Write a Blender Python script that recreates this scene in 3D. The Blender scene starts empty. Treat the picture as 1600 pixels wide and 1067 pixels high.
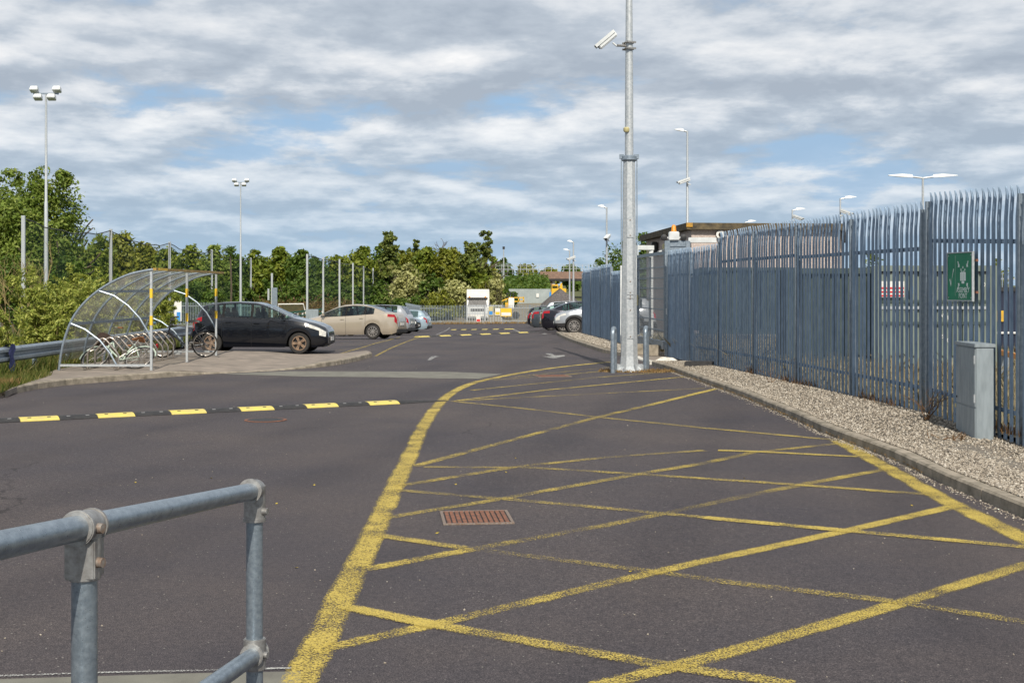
import bpy, bmesh, math, random
import numpy as np
from mathutils import Vector, Matrix
R = math.radians
rnd = random.Random(7)
nrs = np.random.RandomState(11)
scn = bpy.context.scene
C = scn.collection

# ---------------------------------------------------------------- camera
F, CX, HY, EYE = 2000.0, 800.0, 450.0, 1.88
cam = bpy.data.cameras.new('camera'); camo = bpy.data.objects.new('camera', cam); C.objects.link(camo)
camo.location = (0, 0, EYE); camo.rotation_euler = (R(90), 0, 0)
cam.sensor_width = 36.0; cam.lens = 36.0 * F / 1600.0; cam.shift_y = -(533.5 - HY) / 1600.0
cam.clip_start = 0.1; cam.clip_end = 6000
scn.camera = camo

# ---------------------------------------------------------------- world, sun
SUN_AZ, SUN_EL = 6.0, 42.0            # degrees to the right of straight behind the camera
sdir = Vector((math.sin(R(SUN_AZ)) * math.cos(R(SUN_EL)), -math.cos(R(SUN_AZ)) * math.cos(R(SUN_EL)), math.sin(R(SUN_EL))))
w = bpy.data.worlds.new("World"); scn.world = w; w.use_nodes = True
nt = w.node_tree; nt.nodes.clear(); N = nt.nodes.new; Lk = nt.links.new
sky = N('ShaderNodeTexSky'); sky.sky_type = 'NISHITA'; sky.sun_disc = False
sky.sun_elevation = R(SUN_EL); sky.sun_rotation = math.atan2(sdir.x, sdir.y)
sky.air_density = 1.0; sky.dust_density = 0.6; sky.ozone_density = 1.5
bgs = N('ShaderNodeBackground'); bgs.inputs['Strength'].default_value = 0.085; Lk(sky.outputs[0], bgs.inputs[0])
tc = N('ShaderNodeTexCoord'); sep = N('ShaderNodeSeparateXYZ'); Lk(tc.outputs['Generated'], sep.inputs[0])
def mth(op, a, b=None, c=None, clamp=False):
    n = N('ShaderNodeMath'); n.operation = op; n.use_clamp = clamp
    for i, v in enumerate((a, b, c)):
        if v is None: continue
        if isinstance(v, (int, float)): n.inputs[i].default_value = v
        else: Lk(v, n.inputs[i])
    return n.outputs[0]
zz = mth('ADD', mth('MAXIMUM', sep.outputs['Z'], 0.0), 0.055)
cmb = N('ShaderNodeCombineXYZ'); Lk(mth('DIVIDE', sep.outputs['X'], zz), cmb.inputs[0]); Lk(mth('DIVIDE', sep.outputs['Y'], zz), cmb.inputs[1])
def wnoise(scale, detail, rough, dist=0.0, off=(0, 0, 0), stretch=(1, 1, 1)):
    mp = N('ShaderNodeMapping'); mp.inputs['Location'].default_value = off; mp.inputs['Scale'].default_value = stretch
    Lk(cmb.outputs[0], mp.inputs[0])
    n = N('ShaderNodeTexNoise'); n.inputs['Scale'].default_value = scale; n.inputs['Detail'].default_value = detail
    n.inputs['Roughness'].default_value = rough; n.inputs['Distortion'].default_value = dist
    Lk(mp.outputs[0], n.inputs['Vector']); return n.outputs['Fac']
def ramp(fac, stops, interp='LINEAR'):
    r = N('ShaderNodeValToRGB'); r.color_ramp.interpolation = interp
    while len(r.color_ramp.elements) < len(stops): r.color_ramp.elements.new(0.5)
    for e, (p, c) in zip(r.color_ramp.elements, stops): e.position = p; e.color = (c[0], c[1], c[2], 1)
    Lk(fac, r.inputs[0]); return r.outputs[0]
def puff(scale, dz_, detail, rough, dist, seed, squash):
    mp = N('ShaderNodeMapping'); mp.inputs['Location'].default_value = (seed, seed * .37, dz_ * squash); mp.inputs['Scale'].default_value = (1, 1, squash)
    Lk(tc.outputs['Generated'], mp.inputs[0])
    n = N('ShaderNodeTexNoise'); n.inputs['Scale'].default_value = scale; n.inputs['Detail'].default_value = detail
    n.inputs['Roughness'].default_value = rough; n.inputs['Distortion'].default_value = dist
    Lk(mp.outputs[0], n.inputs['Vector']); return n.outputs['Fac']
ZS_ = mth('MULTIPLY', sep.outputs['Z'], 1.0)
w_lo = ramp(ZS_, [(0.03, (1, 1, 1)), (0.13, (0, 0, 0))]); w_hi = ramp(ZS_, [(0.11, (0, 0, 0)), (0.26, (1, 1, 1))])
def field(k):
    """rows of flat-based puffs: small towards the horizon, large overhead"""
    a_ = puff(14.0, k * .008, 8, .56, .1, 3.3, 3.9); b_ = puff(7.5, k * .015, 9, .57, .12, 11.7, 3.3); c_ = puff(4.0, k * .028, 10, .58, .12, 5.2, 2.7)
    m1 = mth('ADD', mth('MULTIPLY', a_, w_lo), mth('MULTIPLY', b_, mth('SUBTRACT', 1.0, w_lo)))
    return mth('ADD', mth('MULTIPLY', m1, mth('SUBTRACT', 1.0, w_hi)), mth('MULTIPLY', c_, w_hi))
dens = field(0)
cover = ramp(dens, [(0.355, (0, 0, 0)), (0.455, (1, 1, 1))])
relief = mth('MULTIPLY', mth('SUBTRACT', dens, field(1.0)), 1.75)
thick = mth('MULTIPLY', mth('SUBTRACT', dens, 0.5), -0.3)
shd = mth('ADD', mth('ADD', relief, thick), 0.5)
ccol = ramp(shd, [(0.34, (0.40, 0.455, 0.53)), (0.46, (0.50, 0.555, 0.625)), (0.56, (0.68, 0.715, 0.76)), (0.76, (0.97, 0.96, 0.95))])
hz = ramp(sep.outputs['Z'], [(0.0, (0.80, 0.80, 0.80)), (0.035, (0.62, 0.62, 0.62)), (0.08, (0.30, 0.30, 0.30)), (0.15, (0, 0, 0))])
mixc = N('ShaderNodeMix'); mixc.data_type = 'RGBA'; Lk(hz, mixc.inputs['Factor']); Lk(ccol, mixc.inputs[6]); mixc.inputs[7].default_value = (0.37, 0.54, 0.71, 1)
bgc = N('ShaderNodeBackground'); Lk(mixc.outputs[2], bgc.inputs[0]); bgc.inputs['Strength'].default_value = 1.0
cov2 = mth('MAXIMUM', mth('MULTIPLY', cover, 0.95), mth('MULTIPLY', hz, 1.2), None, True)
lowb = ramp(sep.outputs['Z'], [(0.0, (0.95, 0.95, 0.95)), (0.12, (0.85, 0.85, 0.85)), (0.4, (0, 0, 0))])
mixs = N('ShaderNodeMix'); mixs.data_type = 'RGBA'; Lk(lowb, mixs.inputs['Factor']); Lk(sky.outputs[0], mixs.inputs[6]); mixs.inputs[7].default_value = (3.9, 6.1, 8.9, 1); Lk(mixs.outputs[2], bgs.inputs[0])
ms = N('ShaderNodeMixShader'); Lk(cov2, ms.inputs[0]); Lk(bgs.outputs[0], ms.inputs[1]); Lk(bgc.outputs[0], ms.inputs[2])
wo = N('ShaderNodeOutputWorld'); Lk(ms.outputs[0], wo.inputs[0])
sl = bpy.data.lights.new('sun', 'SUN'); sl.energy = 5.0; sl.angle = R(0.53); sl.color = (1.0, 0.93, 0.82)
so = bpy.data.objects.new('sun', sl); C.objects.link(so); so.rotation_euler = sdir.to_track_quat('Z', 'Y').to_euler()
vs = scn.view_settings; vs.view_transform = 'Standard'; vs.look = 'None'; vs.exposure = 0.06; vs.gamma = 1; vs.use_curve_mapping = False
scn.cycles.max_bounces = 8; scn.cycles.transparent_max_bounces = 24

# ---------------------------------------------------------------- lie of the land
LY = [-50, 40, 47, 59, 65, 88, 100, 130, 150, 170, 200, 300, 600, 5000]
LD = [0, 0, .08, .45, .6, 1.15, 1.32, 1.75, 1.5, .4, -.4, -2.5, -3, -3]
RY = [-50, 30, 45, 56, 65, 88, 100, 130, 150, 170, 200, 300, 600, 5000]
RD = [0, .02, .08, .1, .3, .8, 1.1, 1.7, 1.4, .2, -.4, -2.5, -3, -3]
def gh(x, y):
    l = (np.interp(y - 3, LY, LD) + np.interp(y, LY, LD) + np.interp(y + 3, LY, LD)) / 3
    r = (np.interp(y - 3, RY, RD) + np.interp(y, RY, RD) + np.interp(y + 3, RY, RD)) / 3
    t = min(1.0, max(0.0, (x + 7.0) / 10.0))
    return -float(l * (1 - t) + r * t)
def at(px, py, dz=0.0):
    """a point of the photograph -> the point of the ground (raised by dz) it shows"""
    y = 4.0; prev = None
    while y < 400:
        x = (px - CX) * y / F; d = EYE - (py - HY) * y / F - (gh(x, y) + dz)
        if d <= 0: break
        prev = (y, d); y += 0.25
    if prev: y = prev[0] + 0.25 * prev[1] / (prev[1] - d)
    return Vector(((px - CX) * y / F, y, gh((px - CX) * y / F, y) + dz))
def put(px, Y, dz=0.0):
    x = (px - CX) * Y / F; return Vector((x, Y, gh(x, Y) + dz))
def zat(py, Y): return EYE + (HY - py) * Y / F

# ---------------------------------------------------------------- objects
def tag(o, label=None, cat=None, group=None, kind=None):
    if label: o['label'] = label
    if cat: o['category'] = cat
    if group: o['group'] = group
    if kind: o['kind'] = kind
    return o
def empty(name, loc=(0, 0, 0), rz=0.0, label=None, cat=None, group=None, kind=None, parent=None):
    o = bpy.data.objects.new(name, None); o.empty_display_size = 0.2; C.objects.link(o)
    o.location = loc; o.rotation_euler = (0, 0, rz)
    if parent: o.parent = parent
    return tag(o, label, cat, group, kind)
class MB:
    def __init__(s): s.v = []; s.f = []; s.m = Matrix.Identity(4)
    def add(s, vs_, fs):
        b = len(s.v); s.v += [tuple(s.m @ Vector(p)) for p in vs_]; s.f += [tuple(b + i for i in f) for f in fs]; return s
    def box(s, c, d, rot=None, taper=1.0):
        x, y, z = d[0] / 2, d[1] / 2, d[2] / 2; t = taper
        p = [(-x, -y, -z), (x, -y, -z), (x, y, -z), (-x, y, -z), (-x * t, -y * t, z), (x * t, -y * t, z), (x * t, y * t, z), (-x * t, y * t, z)]
        if rot is not None: p = [tuple(rot @ Vector(q)) for q in p]
        p = [(q[0] + c[0], q[1] + c[1], q[2] + c[2]) for q in p]
        return s.add(p, [(0, 3, 2, 1), (4, 5, 6, 7), (0, 1, 5, 4), (1, 2, 6, 5), (2, 3, 7, 6), (3, 0, 4, 7)])
    def span(s, a, b, w_, h, up=(0, 0, 1)):
        """a bar of section w_ x h from a to b"""
        a = Vector(a); b = Vector(b); d = (b - a); L = d.length; d.normalize(); up = Vector(up)
        sx = d.cross(up)
        if sx.length < 1e-4: sx = d.cross(Vector((1, 0, 0)))
        sx.normalize(); u = sx.cross(d)
        p = []
        for q in (a, b):
            for i, j in ((-1, -1), (1, -1), (1, 1), (-1, 1)): p.append(tuple(q + sx * (i * w_ / 2) + u * (j * h / 2)))
        return s.add(p, [(0, 1, 2, 3), (7, 6, 5, 4), (0, 4, 5, 1), (1, 5, 6, 2), (2, 6, 7, 3), (3, 7, 4, 0)])
    def tube(s, pts, r, n=8, caps=True, closed=False):
        pts = [Vector(p) for p in pts]; K = len(pts)
        rs = r if isinstance(r, (list, tuple)) else [r] * K
        vs_ = []; fs = []; ref = None
        for i, p in enumerate(pts):
            if closed: d = pts[(i + 1) % K] - pts[i - 1]
            else: d = pts[min(i + 1, K - 1)] - pts[max(i - 1, 0)]
            d.normalize()
            if ref is None:
                ref = Vector((0, 0, 1)) if abs(d.z) < 0.9 else Vector((1, 0, 0))
            a = d.cross(ref)
            if a.length < 1e-5: a = d.cross(Vector((0.3, 1, 0.2)))
            a.normalize(); b = a.cross(d); b.normalize(); ref = b
            for k in range(n):
                t = 2 * math.pi * k / n; vs_.append(tuple(p + a * (rs[i] * math.cos(t)) + b * (rs[i] * math.sin(t))))
        seg = K if closed else K - 1
        for i in range(seg):
            for k in range(n):
                k2 = (k + 1) % n; i2 = (i + 1) % K
                fs.append((i * n + k, i * n + k2, i2 * n + k2, i2 * n + k))
        if caps and not closed:
            fs.append(tuple(range(n - 1, -1, -1))); fs.append(tuple((K - 1) * n + k for k in range(n)))
        return s.add(vs_, fs)
    def lathe(s, prof, n=16, axis='Z', c=(0, 0, 0), caps=True):
        """prof: (radius, height) pairs"""
        vs_ = []; fs = []
        for (r_, h) in prof:
            for k in range(n):
                t = 2 * math.pi * k / n; q = (r_ * math.cos(t), r_ * math.sin(t), h)
                if axis == 'Y': q = (q[0], q[2], q[1])
                if axis == 'X': q = (q[2], q[0], q[1])
                vs_.append((q[0] + c[0], q[1] + c[1], q[2] + c[2]))
        for i in range(len(prof) - 1):
            for k in range(n):
                k2 = (k + 1) % n; fs.append((i * n + k, i * n + k2, (i + 1) * n + k2, (i + 1) * n + k))
        if caps and prof[0][0] > 1e-4: fs.append(tuple(range(n - 1, -1, -1)))
        if caps and prof[-1][0] > 1e-4: fs.append(tuple((len(prof) - 1) * n + k for k in range(n)))
        return s.add(vs_, fs)
    def prism(s, poly, z0, z1):
        n = len(poly); vs_ = [(p[0], p[1], z0) for p in poly] + [(p[0], p[1], z1) for p in poly]
        return s.add(vs_, [tuple(range(n - 1, -1, -1)), tuple(range(n, 2 * n))] + [(i, (i + 1) % n, n + (i + 1) % n, n + i) for i in range(n)])
    def mesh(s, name, mat, smooth=False, bevel=0.0):
        me = bpy.data.meshes.new(name); me.from_pydata(s.v, [], s.f)
        bm = bmesh.new(); bm.from_mesh(me)
        if bevel > 0:
            bmesh.ops.bevel(bm, geom=[e for e in bm.edges if len(e.link_faces) == 2 and e.calc_face_angle(0) > 0.6], offset=bevel, segments=2, affect='EDGES', clamp_overlap=True)
        bmesh.ops.recalc_face_normals(bm, faces=bm.faces); bm.to_mesh(me); bm.free()
        if smooth: me.shade_smooth(); me.set_sharp_from_angle(angle=R(38))
        if mat: me.materials.append(mat)
        return me
    def build(s, name, mat, parent=None, smooth=False, bevel=0.0, **kw):
        return link(s.mesh(name, mat, smooth, bevel), name, parent, **kw)
def link(me, name, parent=None, loc=None, rot=None, **kw):
    o = bpy.data.objects.new(name, me); C.objects.link(o)
    if parent: o.parent = parent
    if loc is not None: o.location = loc
    if rot is not None: o.rotation_euler = rot
    return tag(o, **kw) if kw else o
def copy_tree(o, parent=None):
    c = o.copy(); C.objects.link(c)
    if parent: c.parent = parent
    for ch in list(o.children): copy_tree(ch, c)
    return c
def arr_mesh(name, V, Fc, mat, smooth=False):
    """mesh straight from numpy arrays; Fc is (n, k)"""
    me = bpy.data.meshes.new(name); n, k = Fc.shape
    me.vertices.add(len(V)); me.vertices.foreach_set('co', np.asarray(V, np.float32).ravel())
    me.loops.add(n * k); me.loops.foreach_set('vertex_index', Fc.astype(np.int32).ravel())
    me.polygons.add(n); me.polygons.foreach_set('loop_start', np.arange(0, n * k, k, dtype=np.int32))
    me.polygons.foreach_set('loop_total', np.full(n, k, np.int32))
    if smooth: me.polygons.foreach_set('use_smooth', np.ones(n, bool))
    me.update(calc_edges=True)
    if mat: me.materials.append(mat)
    return me

# ---------------------------------------------------------------- materials (procedural)
def new_mat(name):
    m = bpy.data.materials.new(name); m.use_nodes = True; t = m.node_tree; t.nodes.clear()
    o = t.nodes.new('ShaderNodeOutputMaterial'); p = t.nodes.new('ShaderNodeBsdfPrincipled'); t.links.new(p.outputs[0], o.inputs[0])
    return m, t, p, o
def tn(t, typ, **kw):
    n = t.nodes.new(typ)
    for k, v in kw.items(): setattr(n, k, v)
    return n
def tnoise(t, scale, detail=4, rough=0.55, stretch=None):
    g = tn(t, 'ShaderNodeNewGeometry'); src = g.outputs['Position']
    if stretch:
        mp = tn(t, 'ShaderNodeMapping'); mp.inputs['Scale'].default_value = stretch; t.links.new(src, mp.inputs[0]); src = mp.outputs[0]
    n = tn(t, 'ShaderNodeTexNoise'); n.inputs['Scale'].default_value = scale; n.inputs['Detail'].default_value = detail; n.inputs['Roughness'].default_value = rough
    t.links.new(src, n.inputs['Vector']); return n.outputs['Fac']
def tramp(t, fac, stops):
    r = tn(t, 'ShaderNodeValToRGB')
    while len(r.color_ramp.elements) < len(stops): r.color_ramp.elements.new(0.5)
    for e, (p, c) in zip(r.color_ramp.elements, stops):
        e.position = p; e.color = (c[0], c[1], c[2], 1) if isinstance(c, (tuple, list)) else (c, c, c, 1)
    t.links.new(fac, r.inputs[0]); return r.outputs[0]
def tmix(t, a, b, fac, mode='MIX'):
    m = tn(t, 'ShaderNodeMix', data_type='RGBA', blend_type=mode)
    for sck, v in ((m.inputs[6], a), (m.inputs[7], b)):
        if isinstance(v, (tuple, list)): sck.default_value = (v[0], v[1], v[2], 1)
        else: t.links.new(v, sck)
    if isinstance(fac, (int, float)): m.inputs[0].default_value = fac
    else: t.links.new(fac, m.inputs[0])
    return m.outputs[2]
def tmath(t, op, a, b):
    n = tn(t, 'ShaderNodeMath', operation=op)
    for i, v in enumerate((a, b)):
        if isinstance(v, (int, float)): n.inputs[i].default_value = v
        else: t.links.new(v, n.inputs[i])
    return n.outputs[0]
def tbump(t, p, h, strength, dist=0.01):
    b = tn(t, 'ShaderNodeBump'); b.inputs['Strength'].default_value = strength; b.inputs['Distance'].default_value = dist
    t.links.new(h, b.inputs['Height']); t.links.new(b.outputs[0], p.inputs['Normal'])
def pm(name, c1, c2=None, scale=8, rough=0.6, metal=0.0, bump=0.0, bscale=40, lo=0.35, hi=0.65, coat=0.0, spec=None, stretch=None, bdist=0.01):
    m, t, p, o = new_mat(name)
    if c2 is None: c2 = tuple(c * 0.82 for c in c1)
    t.links.new(tramp(t, tnoise(t, scale, 5, 0.6, stretch), [(lo, c1), (hi, c2)]), p.inputs['Base Color'])
    p.inputs['Metallic'].default_value = metal
    rr = tramp(t, tnoise(t, scale * 2.3, 3), [(0.3, max(0.02, rough - 0.07)), (0.7, min(1, rough + 0.07))]); t.links.new(rr, p.inputs['Roughness'])
    if coat: p.inputs['Coat Weight'].default_value = coat; p.inputs['Coat Roughness'].default_value = 0.03
    if spec is not None: p.inputs['Specular IOR Level'].default_value = spec
    if bump: tbump(t, p, tnoise(t, bscale, 4), bump, bdist)
    return m
MT = {}
def leafmat(name, ca, cb, cc, trans=0.35, rough=0.55):
    m, t, p, o = new_mat(name)
    g = tn(t, 'ShaderNodeNewGeometry')
    col = tramp(t, g.outputs['Random Per Island'], [(0.0, ca), (0.5, cb), (1.0, cc)])
    big_ = tnoise(t, 0.45, 3); col = tmix(t, col, (cb[0] * 0.6, cb[1] * 0.7, cb[2] * 0.6), tramp(t, big_, [(0.4, 0.0), (0.7, 0.3)]))
    t.links.new(col, p.inputs['Base Color']); p.inputs['Roughness'].default_value = rough; p.inputs['Specular IOR Level'].default_value = 0.3
    tr = tn(t, 'ShaderNodeBsdfTranslucent'); t.links.new(tmix(t, col, (1.0, 1.0, 0.25), 0.25, 'MULTIPLY'), tr.inputs[0])
    mx = tn(t, 'ShaderNodeMixShader'); mx.inputs[0].default_value = trans
    t.links.new(p.outputs[0], mx.inputs[1]); t.links.new(tr.outputs[0], mx.inputs[2]); t.links.new(mx.outputs[0], o.inputs[0])
    return m

def mk_materials():
    # asphalt: dark binder, warm-grey chippings, pale flecks, broad worn patches
    m, t, p, o = new_mat('asphalt')
    fine = tnoise(t, 130, 3, 0.7); mid = tnoise(t, 26, 4, 0.6); broad = tnoise(t, 0.35, 4, 0.6)
    col = tramp(t, fine, [(0.30, (0.014, 0.012, 0.0145)), (0.5, (0.055, 0.049, 0.0525)), (0.70, (0.152, 0.136, 0.136))])
    col = tmix(t, col, tramp(t, mid, [(0.3, (0.72, 0.72, 0.74)), (0.7, (1.18, 1.15, 1.12))]), 1.0, 'MULTIPLY')
    col = tmix(t, col, tramp(t, broad, [(0.35, (0.82, 0.82, 0.88)), (0.65, (1.2, 1.13, 1.05))]), 1.0, 'MULTIPLY')
    g = tn(t, 'ShaderNodeNewGeometry'); v = tn(t, 'ShaderNodeTexVoronoi'); v.inputs['Scale'].default_value = 34; t.links.new(g.outputs['Position'], v.inputs['Vector'])
    sepc = tn(t, 'ShaderNodeSeparateColor'); t.links.new(v.outputs['Color'], sepc.inputs[0])
    fleck = tmath(t, 'MULTIPLY', tmath(t, 'LESS_THAN', v.outputs['Distance'], 0.17), tmath(t, 'GREATER_THAN', sepc.outputs[0], 0.93))
    col = tmix(t, col, (0.34, 0.32, 0.28), tmath(t, 'MULTIPLY', fleck, 0.75))
    streak = tnoise(t, 0.9, 5, 0.65, (1.0, 0.22, 1)); col = tmix(t, col, (0.5, 0.5, 0.52), tramp(t, streak, [(0.62, 0.0), (0.8, 0.5)]), 'MULTIPLY')
    # tyre-polished tracks along the road, hairline cracks, oil drips
    mpx = tn(t, 'ShaderNodeMapping'); mpx.inputs['Rotation'].default_value = (0, 0, R(12)); t.links.new(g.outputs['Position'], mpx.inputs[0])
    wv = tn(t, 'ShaderNodeTexWave'); wv.inputs['Scale'].default_value = 0.17; wv.inputs['Distortion'].default_value = 1.6; wv.inputs['Detail'].default_value = 2; wv.inputs['Detail Scale'].default_value = 0.15; t.links.new(mpx.outputs[0], wv.inputs['Vector'])
    col = tmix(t, col, (0.80, 0.80, 0.82), tramp(t, tmath(t, 'MULTIPLY', wv.outputs['Fac'], tnoise(t, 0.3, 3)), [(0.3, 0.0), (0.55, 0.8)]), 'MULTIPLY')
    ve = tn(t, 'ShaderNodeTexVoronoi', feature='DISTANCE_TO_EDGE'); ve.inputs['Scale'].default_value = 0.16
    mv = tn(t, 'ShaderNodeMix', data_type='RGBA', blend_type='ADD'); mv.inputs[0].default_value = 1; nn = tn(t, 'ShaderNodeTexNoise'); nn.inputs['Scale'].default_value = 1.1; nn.inputs['Detail'].default_value = 6; t.links.new(g.outputs['Position'], nn.inputs['Vector'])
    t.links.new(g.outputs['Position'], mv.inputs[6]); t.links.new(nn.outputs['Color'], mv.inputs[7]); t.links.new(mv.outputs[2], ve.inputs['Vector'])
    crack = tmath(t, 'MULTIPLY', tmath(t, 'LESS_THAN', ve.outputs['Distance'], 0.0022), tramp(t, tnoise(t, 0.22, 2), [(0.5, 0.0), (0.58, 0.65)]))
    col = tmix(t, col, (0.3, 0.3, 0.3), crack, 'MULTIPLY')
    drip = tramp(t, tnoise(t, 3.3, 3, 0.5), [(0.70, 0.0), (0.76, 0.55)]); col = tmix(t, col, (0.45, 0.45, 0.46), drip, 'MULTIPLY')
    t.links.new(col, p.inputs['Base Color']); p.inputs['Roughness'].default_value = 0.82; p.inputs['Specular IOR Level'].default_value = 0.35
    tbump(t, p, fine, 0.55, 0.006); MT['asphalt'] = m
    # worn thermoplastic paint: coverage falls with wear
    def paint(name, c1, c2, wear):
        m, t, p, o = new_mat(name)
        t.links.new(tramp(t, tnoise(t, 45, 4, 0.7), [(0.35, c1), (0.7, c2)]), p.inputs['Base Color']); p.inputs['Roughness'].default_value = 0.7
        at_ = tn(t, 'ShaderNodeAttribute', attribute_name='edge'); ed_ = tramp(t, tmath(t, 'ABSOLUTE', at_.outputs['Fac'], 0), [(0.62, 0.0), (1.0, 0.11)])
        h = tmath(t, 'ADD', tmath(t, 'MULTIPLY', tnoise(t, 95, 2, 0.8), 0.70), tmath(t, 'MULTIPLY', tnoise(t, 2.6, 4, 0.6), 0.30))
        h = tmath(t, 'SUBTRACT', tmath(t, 'SUBTRACT', h, ed_), tramp(t, tnoise(t, 0.8, 3, 0.6), [(0.45, 0.0), (0.7, 0.045)]))
        h = tmath(t, 'ADD', h, 0.02)
        cov = tramp(t, h, [(wear - 0.03, 0.0), (wear + 0.05, 0.93)])
        tr = tn(t, 'ShaderNodeBsdfTransparent'); mx = tn(t, 'ShaderNodeMixShader'); t.links.new(cov, mx.inputs[0])
        t.links.new(tr.outputs[0], mx.inputs[1]); t.links.new(p.outputs[0], mx.inputs[2]); t.links.new(mx.outputs[0], o.inputs[0])
        return m
    for i, wv in enumerate((0.425, 0.472, 0.502, 0.532, 0.552)):
        MT['yellow%d' % i] = paint('yellow_road_paint', (0.56, 0.42, 0.075), (0.38, 0.29, 0.07), wv)
    MT['whitepaint'] = paint('white_road_paint', (0.5, 0.5, 0.47), (0.34, 0.34, 0.32), 0.49)
    MT['whiteworn'] = paint('worn_white_road_paint', (0.45, 0.45, 0.43), (0.3, 0.3, 0.29), 0.49)
    MT['band'] = pm('concrete_band', (0.175, 0.17, 0.14), (0.125, 0.12, 0.10), 3.0, 0.85, bump=0.3, bscale=90)
    MT['pave'] = pm('pavement_concrete', (0.27, 0.225, 0.185), (0.17, 0.145, 0.12), 2.2, 0.88, bump=0.4, bscale=110)
    MT['kerb'] = pm('kerb_concrete', (0.33, 0.285, 0.225), (0.155, 0.135, 0.10), 5, 0.88, bump=0.5, bscale=60)
    MT['kerbwhite'] = pm('white_painted_concrete', (0.7, 0.68, 0.62), (0.4, 0.38, 0.33), 9, 0.8, bump=0.3)
    MT['gravelbed'] = pm('gravel_bed', (0.22, 0.195, 0.16), (0.09, 0.08, 0.065), 45, 0.9, bump=0.9, bscale=60, bdist=0.02)
    m, t, p, o = new_mat('gravel_stone'); g = tn(t, 'ShaderNodeNewGeometry')
    t.links.new(tramp(t, g.outputs['Random Per Island'], [(0, (0.12, 0.10, 0.08)), (0.35, (0.27, 0.23, 0.18)), (0.75, (0.37, 0.325, 0.26)), (1, (0.52, 0.48, 0.41))]), p.inputs['Base Color']); p.inputs['Roughness'].default_value = 0.85; MT['stone'] = m
    MT['heap'] = pm('dark_gravel', (0.13, 0.115, 0.11), (0.06, 0.055, 0.055), 6, 0.9, bump=1, bscale=12, bdist=0.05)
    MT['grass'] = pm('grass_ground', (0.055, 0.075, 0.018), (0.10, 0.095, 0.03), 0.6, 0.95, bump=0.6, bscale=20)
    MT['straw'] = pm('dry_grass_ground', (0.23, 0.195, 0.13), (0.14, 0.125, 0.09), 1.5, 0.95, bump=0.7, bscale=25)
    MT['galv'] = pm('galvanised_steel', (0.30, 0.35, 0.40), (0.20, 0.245, 0.29), 14, 0.42, 0.55, bump=0.05, bscale=60)
    m, t, p, o = new_mat('weathered_palisade_steel'); oi = tn(t, 'ShaderNodeObjectInfo')
    col = tramp(t, tnoise(t, 16, 5, 0.6, (1, 1, 0.35)), [(0.35, (0.235, 0.315, 0.41)), (0.65, (0.155, 0.22, 0.305))])
    col = tmix(t, col, tramp(t, oi.outputs['Random'], [(0.0, 0.85), (1.0, 1.12)]), 1.0, 'MULTIPLY')
    col = tmix(t, col, (0.16, 0.085, 0.05), tramp(t, tnoise(t, 3.1, 5, 0.7, (2.5, 2.5, 0.5)), [(0.66, 0.0), (0.78, 0.6)]))
    t.links.new(col, p.inputs['Base Color']); p.inputs['Metallic'].default_value = 0.25; p.inputs['Roughness'].default_value = 0.5; MT['fence'] = m
    MT['galvlight'] = pm('pale_galvanised_steel', (0.50, 0.52, 0.53), (0.36, 0.39, 0.41), 18, 0.45, 0.35)
    MT['whitesteel'] = pm('pale_grey_paint', (0.62, 0.64, 0.64), (0.5, 0.52, 0.52), 5, 0.4)
    MT['rail'] = pm('handrail_tube', (0.32, 0.375, 0.42), (0.17, 0.21, 0.25), 70, 0.34, 0.65, lo=.3, hi=.75, bump=0.08, bscale=160, stretch=(1, 0.4, 1))
    MT['fitting'] = pm('cast_fitting', (0.36, 0.36, 0.35), (0.22, 0.21, 0.2), 50, 0.45, 0.6, bump=0.12, bscale=160, bdist=0.002)
    MT['rust'] = pm('rusty_iron', (0.26, 0.105, 0.055), (0.11, 0.055, 0.04), 18, 0.85, 0.1, bump=0.5, bscale=90)
    MT['bolt'] = pm('rusted_bolt', (0.2, 0.11, 0.06), (0.3, 0.27, 0.24), 60, 0.6, 0.5)
    MT['rubber'] = pm('black_rubber', (0.018, 0.018, 0.02), (0.035, 0.034, 0.034), 12, 0.75, bump=0.3, bscale=70)
    MT['bumpyellow'] = pm('yellow_rubber_segment', (0.66, 0.52, 0.10), (0.5, 0.42, 0.14), 9, 0.6, bump=0.2, bscale=60)
    MT['tape'] = pm('yellow_tape', (0.78, 0.5, 0.02), (0.65, 0.42, 0.03), 9, 0.5)
    MT['gutter'] = pm('mustard_gutter', (0.42, 0.27, 0.055), (0.25, 0.17, 0.05), 6, 0.6)
    MT['green'] = pm('green_sign', (0.0, 0.21, 0.10), (0.0, 0.17, 0.08), 3, 0.55)
    MT['signwhite'] = pm('sign_white', (0.78, 0.86, 0.82), (0.66, 0.75, 0.7), 9, 0.5)
    MT['cabinet'] = pm('cabinet_grey_paint', (0.25, 0.29, 0.315), (0.16, 0.19, 0.205), 5, 0.5, stretch=(2.5, 2.5, 0.5), lo=.4, hi=.75)
    MT['harl'] = pm('pebble_dash', (0.58, 0.50, 0.45), (0.36, 0.29, 0.26), 26, 0.95, bump=1.0, bscale=40, bdist=0.03)
    MT['roofslab'] = pm('lichen_concrete', (0.13, 0.10, 0.055), (0.05, 0.042, 0.03), 3.2, 0.95, bump=0.8, bscale=12, bdist=0.03)
    MT['lichen'] = pm('orange_lichen', (0.5, 0.26, 0.03), (0.3, 0.18, 0.05), 9, 0.9)
    MT['dark'] = pm('black_plastic', (0.012, 0.012, 0.013), (0.02, 0.02, 0.02), 5, 0.5)
    MT['trim'] = pm('black_window_trim', (0.010, 0.010, 0.011), (0.016, 0.016, 0.016), 5, 0.65, spec=0.08)
    MT['white'] = pm('white_paint', (0.72, 0.71, 0.67), (0.6, 0.59, 0.56), 3, 0.45)
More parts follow.
